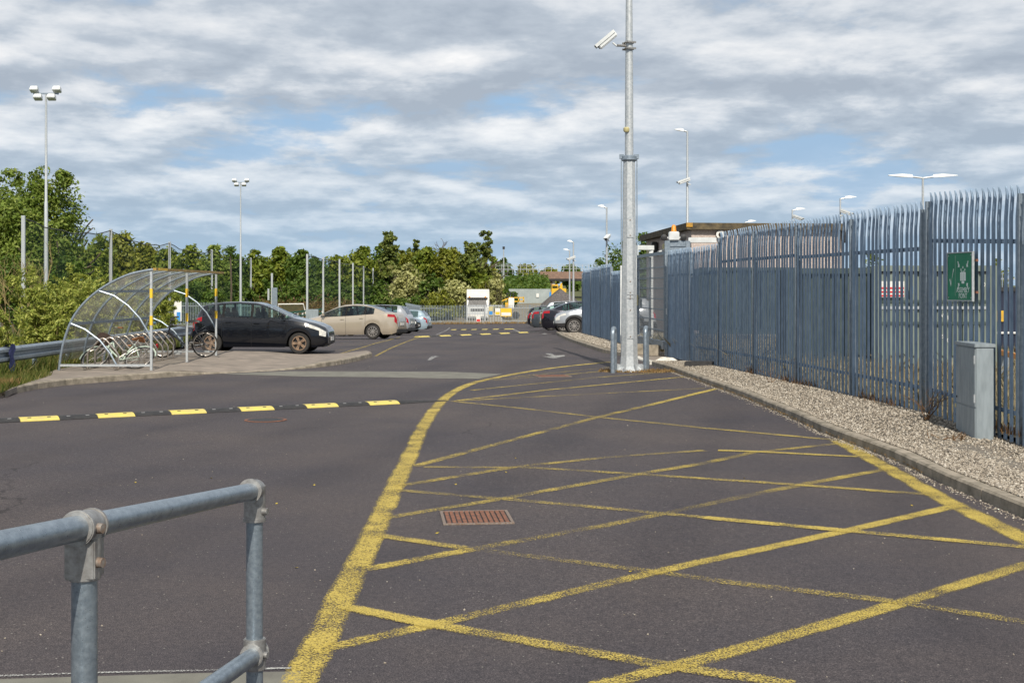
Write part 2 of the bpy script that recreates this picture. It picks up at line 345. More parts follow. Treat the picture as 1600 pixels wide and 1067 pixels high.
    MT['cream'] = pm('cream_plastic', (0.5, 0.44, 0.22), (0.4, 0.36, 0.2), 6, 0.5)
    MT['orange'] = pm('orange_plastic', (0.75, 0.28, 0.01), (0.6, 0.22, 0.01), 6, 0.4)
    MT['yellowmachine'] = pm('machine_yellow', (0.72, 0.42, 0.015), (0.5, 0.3, 0.03), 3, 0.5)
    MT['red'] = pm('red_print', (0.62, 0.03, 0.03), (0.5, 0.03, 0.03), 6, 0.5)
    MT['blue'] = pm('blue_print', (0.04, 0.25, 0.6), (0.04, 0.2, 0.5), 6, 0.5)
    MT['bluecloth'] = pm('blue_cloth', (0.025, 0.035, 0.12), (0.05, 0.06, 0.17), 9, 0.8, bump=0.6, bscale=30)
    MT['contgreen'] = pm('container_sage_paint', (0.17, 0.205, 0.175), (0.13, 0.16, 0.14), 2, 0.6)
    MT['contdark'] = pm('container_dark_green_paint', (0.03, 0.05, 0.045), (0.05, 0.07, 0.06), 2, 0.6)
    MT['navy'] = pm('navy_paint', (0.012, 0.016, 0.035), (0.02, 0.025, 0.05), 2, 0.35)
    MT['brick'] = pm('bridge_brick', (0.27, 0.17, 0.125), (0.17, 0.115, 0.09), 2.5, 0.95, bump=0.5, bscale=9)
    MT['bark'] = pm('bark', (0.11, 0.085, 0.055), (0.06, 0.048, 0.035), 9, 0.95, bump=0.8, bscale=18, bdist=0.03)
    MT['twig'] = pm('yellow_bare_twig', (0.26, 0.2, 0.08), (0.16, 0.12, 0.05), 9, 0.9)
    MT['deadwood'] = pm('dead_grey_wood', (0.16, 0.13, 0.115), (0.1, 0.08, 0.07), 9, 0.9)
    MT['greenpaint'] = pm('green_fence_paint', (0.01, 0.10, 0.065), (0.015, 0.07, 0.05), 3, 0.5)
    MT['saddle'] = pm('tan_leather', (0.30, 0.13, 0.05), (0.22, 0.1, 0.04), 20, 0.6)
    MT['wicker'] = pm('dark_wicker', (0.06, 0.035, 0.025), (0.03, 0.018, 0.014), 40, 0.9, bump=1, bscale=60)
    MT['bikemint'] = pm('mint_frame_paint', (0.42, 0.5, 0.42), (0.36, 0.43, 0.36), 4, 0.35)
    MT['bikeblack'] = pm('black_frame_paint', (0.012, 0.014, 0.02), (0.02, 0.02, 0.03), 4, 0.3)
    MT['steel'] = pm('brushed_stainless', (0.50, 0.44, 0.38), (0.38, 0.34, 0.3), 30, 0.3, 0.85)
    MT['tyre'] = pm('tyre_rubber', (0.016, 0.015, 0.014), (0.03, 0.027, 0.024), 16, 0.85)
    MT['alloy'] = pm('alloy_wheel', (0.45, 0.43, 0.41), (0.32, 0.29, 0.26), 18, 0.35, 0.6)
    MT['alloydirty'] = pm('brake_dusted_alloy', (0.34, 0.24, 0.16), (0.20, 0.13, 0.09), 18, 0.5, 0.4)
    MT['bluepaint'] = pm('container_blue', (0.10, 0.19, 0.30), (0.08, 0.15, 0.25), 2, 0.6)
    MT['leafyellow'] = pm('yellow_leaf', (0.55, 0.42, 0.03), (0.4, 0.3, 0.03), 30, 0.7)
    MT['corr'] = pm('pale_sheet_fence', (0.33, 0.37, 0.37), (0.26, 0.3, 0.3), 1.2, 0.6)
    def carpaint(name, c, metal=0.5):
        m, t, p, o = new_mat(name); p.inputs['Base Color'].default_value = (*c, 1)
        d = tmix(t, c, tuple(min(1, x * 0.8 + 0.006) for x in c), tramp(t, tnoise(t, 2.2, 5, 0.7), [(0.4, 0.0), (0.75, 0.4)])); t.links.new(d, p.inputs['Base Color'])
        p.inputs['Metallic'].default_value = metal; p.inputs['Roughness'].default_value = 0.25; p.inputs['Specular IOR Level'].default_value = 0.1
        p.inputs['Coat Weight'].default_value = 1.0; p.inputs['Coat Roughness'].default_value = 0.05; return m
    MT['cp_black'] = carpaint('black_car_paint', (0.004, 0.005, 0.008), 0.0)
    MT['cp_beige'] = carpaint('champagne_car_paint', (0.50, 0.43, 0.335), 0.5)
    MT['cp_silver'] = carpaint('silver_car_paint', (0.40, 0.42, 0.44), 0.5)
    MT['cp_pale'] = carpaint('pale_blue_car_paint', (0.36, 0.46, 0.52), 0.4)
    MT['cp_white'] = carpaint('white_car_paint', (0.68, 0.69, 0.70), 0.0)
    MT['cp_grey'] = carpaint('grey_car_paint', (0.065, 0.08, 0.095), 0.5)
    MT['cp_ink'] = carpaint('ink_car_paint', (0.010, 0.010, 0.016), 0.3)
    MT['lensred'] = pm('red_lens', (0.38, 0.006, 0.012), (0.22, 0.005, 0.01), 9, 0.12)
    MT['lensclear'] = pm('headlamp_lens', (0.62, 0.61, 0.55), (0.4, 0.4, 0.38), 14, 0.1)
    def glassy(name, tint, gloss, rough=0.03, smudge=0.0):
        m, t, p, o = new_mat(name); t.nodes.remove(p)
        tr = tn(t, 'ShaderNodeBsdfTransparent'); tr.inputs[0].default_value = (*tint, 1)
        gl = tn(t, 'ShaderNodeBsdfGlossy'); gl.inputs['Roughness'].default_value = rough; gl.inputs[0].default_value = (0.9, 0.95, 1, 1)
        fr = tn(t, 'ShaderNodeLayerWeight'); fr.inputs[0].default_value = 0.5
        fac = tmath(t, 'ADD', tmath(t, 'MULTIPLY', tmath(t, 'POWER', fr.outputs['Facing'], 4.0), 0.7), gloss + 0.04)
        mx = tn(t, 'ShaderNodeMixShader'); t.links.new(fac, mx.inputs[0]); t.links.new(tr.outputs[0], mx.inputs[1]); t.links.new(gl.outputs[0], mx.inputs[2])
        out = mx.outputs[0]
        if smudge:
            df = tn(t, 'ShaderNodeBsdfTranslucent'); df.inputs[0].default_value = (0.60, 0.56, 0.48, 1)
            f = tmath(t, 'MULTIPLY', tramp(t, tnoise(t, 1.8, 5, 0.6, (1, 1, 0.5)), [(0.35, 0.25), (0.7, 1.0)]), smudge)
            m2 = tn(t, 'ShaderNodeMixShader'); t.links.new(f, m2.inputs[0]); t.links.new(out, m2.inputs[1]); t.links.new(df.outputs[0], m2.inputs[2]); out = m2.outputs[0]
            b = tn(t, 'ShaderNodeBump'); b.inputs['Strength'].default_value = 0.35; b.inputs['Distance'].default_value = 0.08
            t.links.new(tnoise(t, 2.2, 2, 0.5, (1.6, 1.6, 0.5)), b.inputs['Height']); t.links.new(b.outputs[0], gl.inputs['Normal'])
        t.links.new(out, o.inputs[0]); return m
    MT['carglass'] = glassy('car_glass', (0.66, 0.80, 0.76), 0.02)
    MT['screen'] = glassy('windscreen_glass', (0.55, 0.62, 0.62), 0.06)
    MT['perspex'] = glassy('clear_plastic_sheet', (0.86, 0.86, 0.83), 0.0, 0.12, 0.24)
    def netmat(name, col, op):
        m, t, p, o = new_mat(name); p.inputs['Base Color'].default_value = (*col, 1); p.inputs['Roughness'].default_value = 0.7
        tr = tn(t, 'ShaderNodeBsdfTransparent'); mx = tn(t, 'ShaderNodeMixShader')
        f = tramp(t, tnoise(t, 0.5, 3, 0.5, (1, 1, 0.3)), [(0.3, op * 0.6), (0.7, op * 1.4)]); t.links.new(f, mx.inputs[0])
        t.links.new(tr.outputs[0], mx.inputs[1]); t.links.new(p.outputs[0], mx.inputs[2]); t.links.new(mx.outputs[0], o.inputs[0]); return m
    MT['net'] = netmat('fine_green_netting', (0.012, 0.07, 0.045), 0.20)
    MT['gnet'] = netmat('white_goal_netting', (0.7, 0.72, 0.7), 0.4)
    MT['leaf_poplar'] = leafmat('poplar_leaves', (0.106, 0.164, 0.023), (0.168, 0.232, 0.035), (0.282, 0.328, 0.075))
    MT['leaf_dark'] = leafmat('dark_leaves', (0.052, 0.100, 0.014), (0.092, 0.155, 0.023), (0.150, 0.202, 0.035))
    MT['leaf_mid'] = leafmat('mid_leaves', (0.102, 0.151, 0.018), (0.168, 0.216, 0.025), (0.265, 0.290, 0.040))
    MT['leaf_olive'] = leafmat('olive_leaves', (0.132, 0.159, 0.019), (0.203, 0.221, 0.029), (0.311, 0.308, 0.048))
    MT['leaf_silver'] = leafmat('silver_willow_leaves', (0.232, 0.244, 0.086), (0.420, 0.406, 0.158), (0.550, 0.550, 0.264))
    MT['leaf_willow'] = leafmat('willow_leaves', (0.158, 0.203, 0.033), (0.262, 0.305, 0.053), (0.525, 0.528, 0.132))
    MT['leaf_pine'] = leafmat('pine_needles', (0.074, 0.105, 0.021), (0.126, 0.159, 0.029), (0.190, 0.203, 0.046), 0.15)
    MT['leaf_rust'] = leafmat('rusty_weeds', (0.10, 0.085, 0.025), (0.17, 0.09, 0.04), (0.16, 0.14, 0.035))
    MT['blade'] = leafmat('grass_blades', (0.055, 0.10, 0.014), (0.12, 0.15, 0.03), (0.28, 0.23, 0.08), 0.4)
    MT['strawblade'] = leafmat('pale_dead_grass_blades', (0.24, 0.20, 0.12), (0.32, 0.27, 0.16), (0.42, 0.36, 0.23), 0.3)
    MT['drygrass'] = leafmat('dry_grass_blades', (0.22, 0.14, 0.06), (0.32, 0.20, 0.09), (0.40, 0.27, 0.11), 0.3)
    MT['rustweed'] = leafmat('rust_brown_weed', (0.15, 0.075, 0.03), (0.22, 0.115, 0.05), (0.20, 0.13, 0.065), 0.3)
mk_materials()
# ================================================================ ground, road, markings
def sheet(poly, dz, name, mat, step=3.0, skirt=0.0, parent=None, **kw):
    """a polygon laid on the land; dz is a number or a function of x, y"""
    bm = bmesh.new(); vs_ = [bm.verts.new((p[0], p[1], 0)) for p in poly]; bm.faces.new(vs_)
    ys = [p[1] for p in poly]; xs = [p[0] for p in poly]
    y = math.ceil(min(ys) / step) * step
    while y < max(ys):
        st = step if y < 260 else 60
        bmesh.ops.bisect_plane(bm, geom=bm.verts[:] + bm.edges[:] + bm.faces[:], plane_co=(0, y, 0), plane_no=(0, 1, 0)); y += st
    x = math.ceil(max(min(xs), -14) / step) * step
    while x < min(max(xs), 14):
        bmesh.ops.bisect_plane(bm, geom=bm.verts[:] + bm.edges[:] + bm.faces[:], plane_co=(x, 0, 0), plane_no=(1, 0, 0)); x += step
    bmesh.ops.triangulate(bm, faces=bm.faces)
    for v in bm.verts: v.co.z = gh(v.co.x, v.co.y) + (dz(v.co.x, v.co.y) if callable(dz) else dz)
    bmesh.ops.recalc_face_normals(bm, faces=bm.faces)
    if sum(f.normal.z for f in bm.faces) < 0: bmesh.ops.reverse_faces(bm, faces=bm.faces)
    if skirt:
        ed = [e for e in bm.edges if len(e.link_faces) == 1]
        r = bmesh.ops.extrude_edge_only(bm, edges=ed)
        for v in r['geom']:
            if isinstance(v, bmesh.types.BMVert): v.co.z -= skirt
    me = bpy.data.meshes.new(name); bm.to_mesh(me); bm.free(); me.materials.append(mat)
    return link(me, name, parent, **kw)
S = dict(kind='structure')
sheet([(-2500, -40), (2500, -40), (2500, 4500), (-2500, 4500)], -0.06, 'ground', MT['grass'], 5.0, label='grassy ground running out beyond the car park', **S)
sheet([(-60, -8), (9, -8), (9.9, 53), (9.9, 127), (-10.3, 127), (-10.3, 36.2), (-9.4, 36.0), (-9.4, 22), (-14, 20), (-60, 16)], 0.0, 'road', MT['asphalt'], 3.0, label='dark worn asphalt of the access road and car park', **S)

# left platform and its kerb
KL = [(-420, 690), (-150, 643), (0, 619), (34, 613), (67, 606), (112, 601), (202, 594), (292, 587), (337, 583.6), (400, 581), (452, 578), (492, 575), (530, 570), (560, 564), (587, 556)]
KLw = [at(*p) for p in KL]
FL0, FL1 = at(345, 583), at(448, 578.5)
def plat(x, y):
    if x < FL0.x: d = FL0.x - x
    elif x > FL1.x: d = x - FL1.x
    else: d = 0
    t = min(1, d / 0.8); k = t * t * (3 - 2 * t)
    return 0.012 + (0.115 - 0.012) * (k if y < 34.2 + 0 * x else max(k, 1.0 if y > 40 else k))
def inset(path, d):
    out = []
    for i, p in enumerate(path):
        a = path[max(i - 1, 0)]; b = path[min(i + 1, len(path) - 1)]; t = Vector((b.x - a.x, b.y - a.y, 0)); t.normalize()
        out.append(Vector((p.x - t.y * d, p.y + t.x * d, 0)))
    return out
KLi = inset(KLw, 0.12)
backp = [at(345, 554.5), Vector((-9.95, 35.9, 0)), Vector((-9.95, 28, 0)), at(60, 592, .1), at(8, 613, .1)]
plp = [tuple(p[:2]) for p in KLi[3:]] + [tuple(at(572, 554)[:2])] + [tuple(p[:2]) for p in backp]
sheet(plp, plat, 'pavement', MT['pave'], 1.0, skirt=0.1, label='brownish concrete pavement carrying the bicycle shelter', **S)
vp = [tuple(p[:2]) for p in KLi[:4]] + [tuple(at(8, 613, .1)[:2]), tuple(at(60, 592, .1)[:2]), (-9.97, 28), (-9.97, 36), (-10.35, 36.3), (-10.35, 126), (-70, 126), (-70, KLi[0].y)]
sheet(vp, lambda x, y: 0.10, 'verge', MT['grass'], 3.0, label='rough grass verge behind the crash barrier', **S)

def resample(path, step):
    out = [path[0].copy()]; acc = 0
    for a, b in zip(path, path[1:]):
        d = (b - a).length; t = step - acc
        while t <= d: out.append(a.lerp(b, t / d)); t += step
        acc = (acc + d) % step
    return out
def kerb_run(path, hfun, label, mat, wdt=0.15, stone=0.915, minh=0.0):
    root = empty('kerb', tuple(path[0]), 0, label, None, None, 'structure')
    flat = [Vector((p.x, p.y, 0)) for p in path]; pts = resample(flat, stone); base = Vector(path[0])
    for a, b in zip(pts, pts[1:]):
        t = (b - a).normalized(); nrm = Vector((-t.y, t.x, 0)); j = (rnd.random() - .5) * 0.008; g = 0.004
        A = a + t * g + nrm * j; B = b - t * g + nrm * (j + (rnd.random() - .5) * .004)
        v = []
        for P in (A, B):
            zg = gh(P.x, P.y); h = hfun(P.x, P.y) + j * .4
            for (off, z) in ((0, -.12), (0.004, h - .022), (0.022, h), (wdt, h), (wdt, -.12)):
                q = P + nrm * off; v.append((q.x - base.x, q.y - base.y, zg + z - base.z))
        m = MB(); m.add(v, [(0, 1, 6, 5), (1, 2, 7, 6), (2, 3, 8, 7), (3, 4, 9, 8), (4, 0, 5, 9), (4, 3, 2, 1, 0), (5, 6, 7, 8, 9)])
        mm = mat(a) if callable(mat) else mat
        m.build('kerb_stone', mm, root)
    return root
kerb_run(KLw, lambda x, y: plat(x, y) + 0.004, 'low concrete kerb curving round the bicycle shelter pavement', MT['kerb'])

# right kerb, gravel, yard
KRw = [Vector((4.2, 2, 0)), Vector((4.2, 7, 0)), at(1600, 810), at(1459, 750), at(1406, 722), at(1340, 697), at(1287, 677), at(1220, 646), at(1156, 619), at(1100, 599), at(1052, 581), at(1018, 571)]
KRw2 = [at(1018, 571), at(1000, 563), at(970, 556), at(942, 551), at(915, 542), at(892, 534), at(876, 527), at(868, 522)]
def rk(x, y): return 0.115
def rk2(x, y):
    k = 1 - min(1, abs(y - 33.6) / 2.0); return 0.115 - 0.085 * k * 1.0
for p in KRw + KRw2: p.z = gh(p.x, p.y)
KR_rev = KRw[::-1]; KR2_rev = KRw2[::-1]
def kerb_right(path, hf, label, mat):   # stones lie to the right of the travel direction away from the camera
    return kerb_run(path[::-1], hf, label, mat)
kerb_right(KRw, rk, 'grey concrete kerb along the gravel strip before the tall palisade fence', MT['kerb'])
kerb_right(KRw2, rk2, 'kerb with white painted stones leading past the gateway', lambda a: MT['kerbwhite'] if 30.5 < a.y < 34.8 else MT['kerb'])
# the line of the tall fence
X0, Z0, AX, BZ = 5.73, 17.8, 0.2626, 2.759
def fp(n): return Vector((X0 - AX * n, Z0 + BZ * n, 0))
fb = Vector((4.13, 34.4, 0)); fl0 = Vector((3.66, 42.0, 0)); fl1 = Vector((2.91, 52.5, 0))
kin = [p + Vector((0.155, 0, 0)) for p in KRw]
gp = [tuple(p[:2]) for p in kin] + [(fb.x, 32.0), tuple(fp(5)[:2]), tuple(fp(0)[:2]), tuple(fp(-2)[:2]), (fp(-5.4).x, 2)]
def ghz(x, y): return 0.10 - 0.15 * min(1, max(0, (17.6 - y) / 3.0)) * min(1, max(0, (x - 4.35) / 1.0)) + 0.07 * min(1, max(0, (x - 4.1) / 1.3)) + 0.005 * math.sin(x * 3 + y * .7)
sheet(gp, ghz, 'gravel_strip', MT['gravelbed'], 0.8, label='pale gravel strip between the kerb and the tall palisade fence', **S)
kin2 = [p + Vector((0.12, 0.05, 0)) for p in KRw2]
gp2 = [tuple(p[:2]) for p in kin2[3:]] + [(2.35, 54.0), (2.93, 53.2), (3.70, 42.0), (3.6, 38.5)]
sheet(gp2, 0.12, 'gravel_strip', MT['gravelbed'], 1.0, label='narrow gravel strip below the far palisade fence', **S)
sheet([tuple(p[:2]) for p in kin2[:4]] + [(3.6, 38.5), (3.7, 42), (9, 42), (9, 33), (4.15, 34.3), (fb.x, 32.0), (3.6, 31.5)], 0.055, 'gateway_apron', MT['pave'], 1.0, label='brownish concrete apron in the gateway', **S)
sheet([(6.3, 2), (fp(-2).x + .03, fp(-2).y), (fp(0).x + .03, fp(0).y), (4.3, 34.3), (9.1, 34.3), (9.1, 42), (3.8, 42.1), (2.99, 53.0), (9.8, 53.0), (9.8, 127), (60, 127), (60, 2)], 0.115, 'yard_ground', MT['straw'], 4.0, label='straw coloured dry grass ground of the railway yard behind the fence', **S)
sheet([(-9, 129), (60, 129), (60, 176), (-3, 176)], 0.03, 'yard_track', MT['straw'], 4.0, label='pale dusty track beyond the far gate', **S)

# ---- markings. each one a thin painted sheet a few mm above the last
mk_i = [0]
def stripe(pts, wid, mat, label, name='road_marking', smooth=True):
    P = [at(*p) for p in pts]
    if smooth and len(P) > 2:        # catmull-rom
        Q = []
        for i in range(len(P) - 1):
            p0, p1, p2, p3 = P[max(i - 1, 0)], P[i], P[i + 1], P[min(i + 2, len(P) - 1)]
            for k in range(6):
                t = k / 6; Q.append(0.5 * ((2 * p1) + (p2 - p0) * t + (2 * p0 - 5 * p1 + 4 * p2 - p3) * t * t + (3 * p1 - p0 - 3 * p2 + p3) * t ** 3))
        P = Q + [P[-1]]
    else:
        L = (P[-1] - P[0]).length
        Q = []
        for a, b in zip(P, P[1:]):
            n = max(1, int((b - a).length / 2.0)); Q += [a.lerp(b, k / n) for k in range(n)]
        P = Q + [P[-1]]
    V = []; Fs = []; mk_i[0] += 1; dz = 0.003 + 0.00014 * mk_i[0]
    for i, p in enumerate(P):
        d = P[min(i + 1, len(P) - 1)] - P[max(i - 1, 0)]; d.z = 0; d.normalize(); nrm = Vector((-d.y, d.x, 0))
        wv = wid * (1 + 0.05 * math.sin(i * 1.7 + mk_i[0])) / 2
        for s in (-1, 1):
            q = p + nrm * (s * wv); V.append((q.x, q.y, gh(q.x, q.y) + dz))
    for i in range(len(P) - 1): Fs.append((2 * i, 2 * i + 1, 2 * i + 3, 2 * i + 2))
    o = MB().add(V, Fs).build(name, mat, None, kind='structure', label=label)
    at_ = o.data.attributes.new('edge', 'FLOAT', 'POINT'); at_.data.foreach_set('value', [(-1.0 if i % 2 == 0 else 1.0) for i in range(len(V))])
    return o
Y = lambda i: MT['yellow%d' % i]
stripe([(380, 1180), (467, 1067), (540, 920), (580, 840), (612, 770), (640, 712), (660, 668), (682, 636), (703, 616), (735, 600), (775, 590), (830, 580), (880, 573), (953, 565.5)], 0.205, Y(1), 'thick yellow line curving from the lower left to the far bollards')
stripe([(1310, 689), (1390, 733), (1470, 778), (1530, 807), (1600, 842), (1760, 930)], 0.23, Y(1), 'thick yellow line running beside the gravel kerb')
A = [([(485, 1018), (680, 975), (1040, 890)], 2), ([(1040, 890), (1320, 830), (1500, 789)], 1), ([(930, 1072), (1100, 1030), (1400, 945)], 1), ([(1400, 945), (1610, 880)], 2), ([(570, 890), (740, 858)], 1),
     ([(740, 858), (940, 822), (1050, 800), (1180, 772), (1260, 756)], 4), ([(1260, 756), (1391, 732)], 2), ([(604, 809), (787, 779)], 3), ([(787, 779), (997, 741)], 2), ([(997, 741), (1100, 724), (1178, 707), (1312, 693)], 3),
     ([(619, 760), (803, 730), (944, 715), (1100, 704)], 3), ([(647, 729), (750, 701), (934, 652), (1015, 633)], 3), ([(1015, 633), (1119, 607.5)], 1),
     ([(706, 627), (900, 617), (1100, 607)], 3), ([(716, 626), (850, 610), (1069, 589)], 2), ([(737, 610), (931, 590), (1037, 582)], 3), ([(769, 594), (881, 586), (953, 579)], 3), ([(800, 589.5), (953, 574)], 4)]
B = [([(706, 627), (812, 638), (934, 652), (1100, 669)], 3), ([(1100, 669), (1318, 689)], 2), ([(662, 730), (831, 731), (991, 741)], 3), ([(991, 741), (1250, 758), (1462, 774)], 2), ([(619, 766), (775, 779), (900, 790), (1100, 809)], 3),
     ([(1100, 809), (1294, 827), (1610, 856)], 1), ([(593, 837), (726, 857)], 2), ([(726, 857), (1000, 891), (1150, 912), (1394, 940)], 4), ([(1394, 940), (1610, 974)], 3), ([(539, 949), (674, 976)], 1), ([(674, 976), (1000, 1034), (1240, 1070)], 2), ([(1122, 704), (1181, 706), (1340, 714)], 1)]
for pts, wv in A: stripe(pts, 0.155, Y(wv), 'thin worn yellow hatching line rising to the right', smooth=False)
for pts, wv in B: stripe(pts, 0.155, Y(wv), 'thin worn yellow hatching line falling to the right', smooth=False)
stripe([(-20, 1058), (160, 1052), (300, 1049), (455, 1045)], 0.03, MT['whitepaint'], 'thin ragged white line at the lower left edge', smooth=False)
nb = [tuple(at(-60, 1063)[:2]), tuple(at(300, 1052)[:2]), tuple(at(470, 1049)[:2]), (-0.88, 5.2), (-3, 5.0)]
sheet(nb, 0.003, 'concrete_band', MT['band'], 2, label='greyish concrete band below the white line at the lower left', **S)
bp = [(345, 584.5), (452, 580), (600, 580.5), (700, 581), (786, 584.5), (748, 592.0), (660, 591), (600, 589.5), (480, 588.5)]
sheet([tuple(at(*p)[:2]) for p in bp], 0.0035, 'concrete_band', MT['band'], 1.0, label='pale green-grey concrete band crossing the road', **S)
# bay lines by the left cars, arrows and far lines
for pts, wv, lb in [([(520, 556.5), (570, 542), (606, 532), (625, 527)], 2, 'yellow bay end line nearest the left row of cars'), ([(587, 556.5), (605, 547), (636, 534), (662, 526)], 2, 'second yellow bay end line beside the road'),
                    ([(500, 549), (560, 546)], 4, 'faint yellow bay line behind the black hatchback'), ([(510, 541), (585, 538)], 4, 'faint yellow bay line beside the champagne saloon'), ([(530, 536.5), (600, 534)], 4, 'third faint yellow bay line on the left')]:
    stripe(pts, 0.10, Y(wv), lb, smooth=False)
stripe([(681, 523.5), (703, 512)], 0.12, MT['whiteworn'], 'white line left of the far speed bumps', smooth=False)
stripe([(800, 514), (812, 519)], 0.12, MT['whiteworn'], 'white line right of the far speed bumps', smooth=False)
def arrow(pxs, lb, mat):
    P = [at(*p) for p in pxs]; mk_i[0] += 1
    MB().add([(p.x, p.y, gh(p.x, p.y) + 0.005) for p in P], [tuple(range(len(P)))]).build('road_arrow', mat, None, kind='structure', label=lb)
arrow([(848, 557), (862, 556.8), (852, 552.5), (861, 552.2), (868, 555.8), (883, 555), (882, 556.8), (866, 560), (853, 558.2)], 'white arrow painted on the road before the far bollards', MT['whitepaint'])
arrow([(667, 563.5), (674, 557), (680, 556), (686, 557.2), (680, 558.5), (673, 563)], 'small worn white arrow left of centre', MT['whiteworn'])
arrow([(846, 521.8), (852, 520.8), (856, 521.8), (850, 522.6)], 'far white mark before the right row of cars', MT['whiteworn'])

# ---- drains and covers
def grate(q, nb_, label, name='drain_grate', cat='drain'):
    P = [at(*p) for p in q]; c = sum(P, Vector()) / 4
    ex = ((P[1] - P[0]) + (P[2] - P[3])) / 2; ey = ((P[3] - P[0]) + (P[2] - P[1])) / 2; wx, wy = ex.length, ey.length
    o = empty(name, c, (math.atan2(ex.y, ex.x) + math.atan2(ey.y, ey.x) - math.pi / 2) / 2, label, cat)
    f = MB()
    for s in (-1, 1): f.box((0, s * (wy / 2 - .012), .004), (wx, .024, .014)); f.box((s * (wx / 2 - .012), 0, .004), (.024, wy - .05, .014))
    f.build('frame', MT['bolt'], o)
    MB().box((0, 0, -0.0005), (wx - .04, wy - .04, .008)).build('sump', MT['rubber'], o)
    for i in range(nb_):
        x = -wx / 2 + .03 + (wx - .06) * (i + .5) / nb_
        MB().box((x, 0, .006), ((wx - .06) / nb_ * .72, wy - .05, .012)).build('bar', MT['rust'], o)
    return o
grate([(684, 822.5), (795, 816), (798, 797.5), (697, 800.5)], 12, 'rusty slotted drain grate set in the hatched asphalt')
grate([(838, 590), (884, 588), (886, 585.5), (842, 587)], 8, 'small distant drain grate near the far end of the hatching')
def cover(px, py, r, label):
    c = at(px, py); o = empty('manhole_cover', (c.x, c.y, c.z + .003), 0, label, 'manhole cover')
    MB().lathe([(r, 0), (r, .006), (r - .03, .007)], 28).build('ring', MT['rust'], o)
    MB().lathe([(r - .045, .002), (r - .045, .009), (0, .009)], 28).build('lid', MT['rubber'], o)
cover(415, 656.5, 0.30, 'rusty round manhole cover before the near speed bump')

# ---- speed bumps
def bump(px0, px1, segs, w_, label, tail=True, first=0):
    a, b = at(*px0), at(*px1); d = b - a; L = d.length; root = empty('speed_bump', a, math.atan2(d.y, d.x), label, 'speed bump')
    n = segs; sl_ = L / n; pr = [(-w_ / 2, 0), (-w_ / 2, .008), (-w_ * .3, .036), (-w_ * .14, .047), (w_ * .14, .047), (w_ * .3, .036), (w_ / 2, .008), (w_ / 2, 0)]
    Rz = Matrix.Rotation(-math.atan2(d.y, d.x), 3, 'Z')
    for i in range(n):
        v = []
        for k, t in enumerate((i * sl_ + .003, (i + 1) * sl_ - .003)):
            if tail and i == n - 1 and k == 1: t += sl_ * .75
            for (py_, pz) in pr:
                s_ = 1.0
                if tail and i == n - 1 and k == 1: s_ = .25
                v.append((t, py_ * s_, pz * s_ + (gh(a.x + d.x * t / L, a.y + d.y * t / L) - a.z) + .002))
        m = MB(); K = len(pr)
        m.add(v, [tuple(range(K)), tuple(range(2 * K - 1, K - 1, -1))] + [(j, K + j, K + j + 1, j + 1) for j in range(K - 1)] + [(K - 1, 2 * K - 1, K, 0)])
        yel = (i % 2 == first)
        o = m.build('yellow_segment' if yel else 'black_segment', MT['bumpyellow'] if yel else MT['rubber'], root)
        if w_ > .3 and not (tail and i == n - 1):
            zb_ = (gh(a.x + d.x * (i + .5) / n, a.y + d.y * (i + .5) / n) - a.z)
            for k in range(2):
                x = (i + .25 + .5 * k) * sl_
                MB().box((x, -w_ * .22, zb_ + .041), (.05, .02, .012), Matrix.Rotation(R(28), 3, 'X')).build('stud', MT['rubber'] if yel else MT['fitting'], o)
    return root
bump((-34, 660.5), (664, 627.8), 13, 0.35, 'near black and yellow rubber speed bump crossing the left side of the road', True, 1)
bump((651, 527.0), (836, 519.3), 12, 0.35, 'middle black and yellow speed bump crossing the car park road', False, 0)
bump((708, 515.6), (800, 514.6), 11, 0.35, 'farthest speed bump close to the far gate', False, 0)

# ---- gravel stones
def stones(n, fn, size, name, label, mat):
    base = np.array([(1, 0, 0), (-1, 0, 0), (0, 1, 0), (0, -1, 0), (0, 0, 1), (0, 0, -1)], float)
    fc = np.array([(0, 2, 4), (2, 1, 4), (1, 3, 4), (3, 0, 4), (2, 0, 5), (1, 2, 5), (3, 1, 5), (0, 3, 5)])
    P = []
    while len(P) < n:
        q = fn()
        if q is not None: P.append(q)
    P = np.array(P); n = len(P)
    V = base[None] * (1 + 0.35 * nrs.randn(n, 6, 1).clip(-1, 1)) * (size * (0.45 + 0.9 * nrs.rand(n, 1, 1) ** 1.6)) * np.array([1, 1, 0.7])
    V += nrs.randn(n, 6, 3) * size * 0.16
    a = nrs.rand(n) * 6.28; b = (nrs.rand(n) - .5) * 1.2; ca, sa, cb, sb = np.cos(a), np.sin(a), np.cos(b), np.sin(b)
    x = V[..., 0] * ca[:, None] - V[..., 1] * sa[:, None]; y = V[..., 0] * sa[:, None] + V[..., 1] * ca[:, None]; z = V[..., 2]
    y2 = y * cb[:, None] - z * sb[:, None]; z2 = y * sb[:, None] + z * cb[:, None]
    V = np.stack([x, y2, z2], -1) + P[:, None, :]
    Fc = (fc[None] + (np.arange(n) * 6)[:, None, None]).reshape(-1, 3)
    return link(arr_mesh(name, V.reshape(-1, 3), Fc, mat), name, kind='stuff', label=label)
kxs = sorted([(p.y, p.x) for p in kin]); ky = [a for a, b in kxs]; kx = [b for a, b in kxs]
def g1():
    y = 9.5 + (rnd.random() ** 1.5) * 22; xa = np.interp(y, ky, kx) + .03; xb = X0 - AX * (y - Z0) / BZ + .03
    if xb <= xa: return None
    if rnd.random() > (xb - xa) / 1.9: return None
    x = xa + (xb - xa) * rnd.random()
    if rnd.random() < 0.12: x = xa + abs(rnd.gauss(0, .05)) - .05; return (x, y, gh(x, y) + .122)
    return (x, y, gh(x, y) + ghz(x, y) + .011)
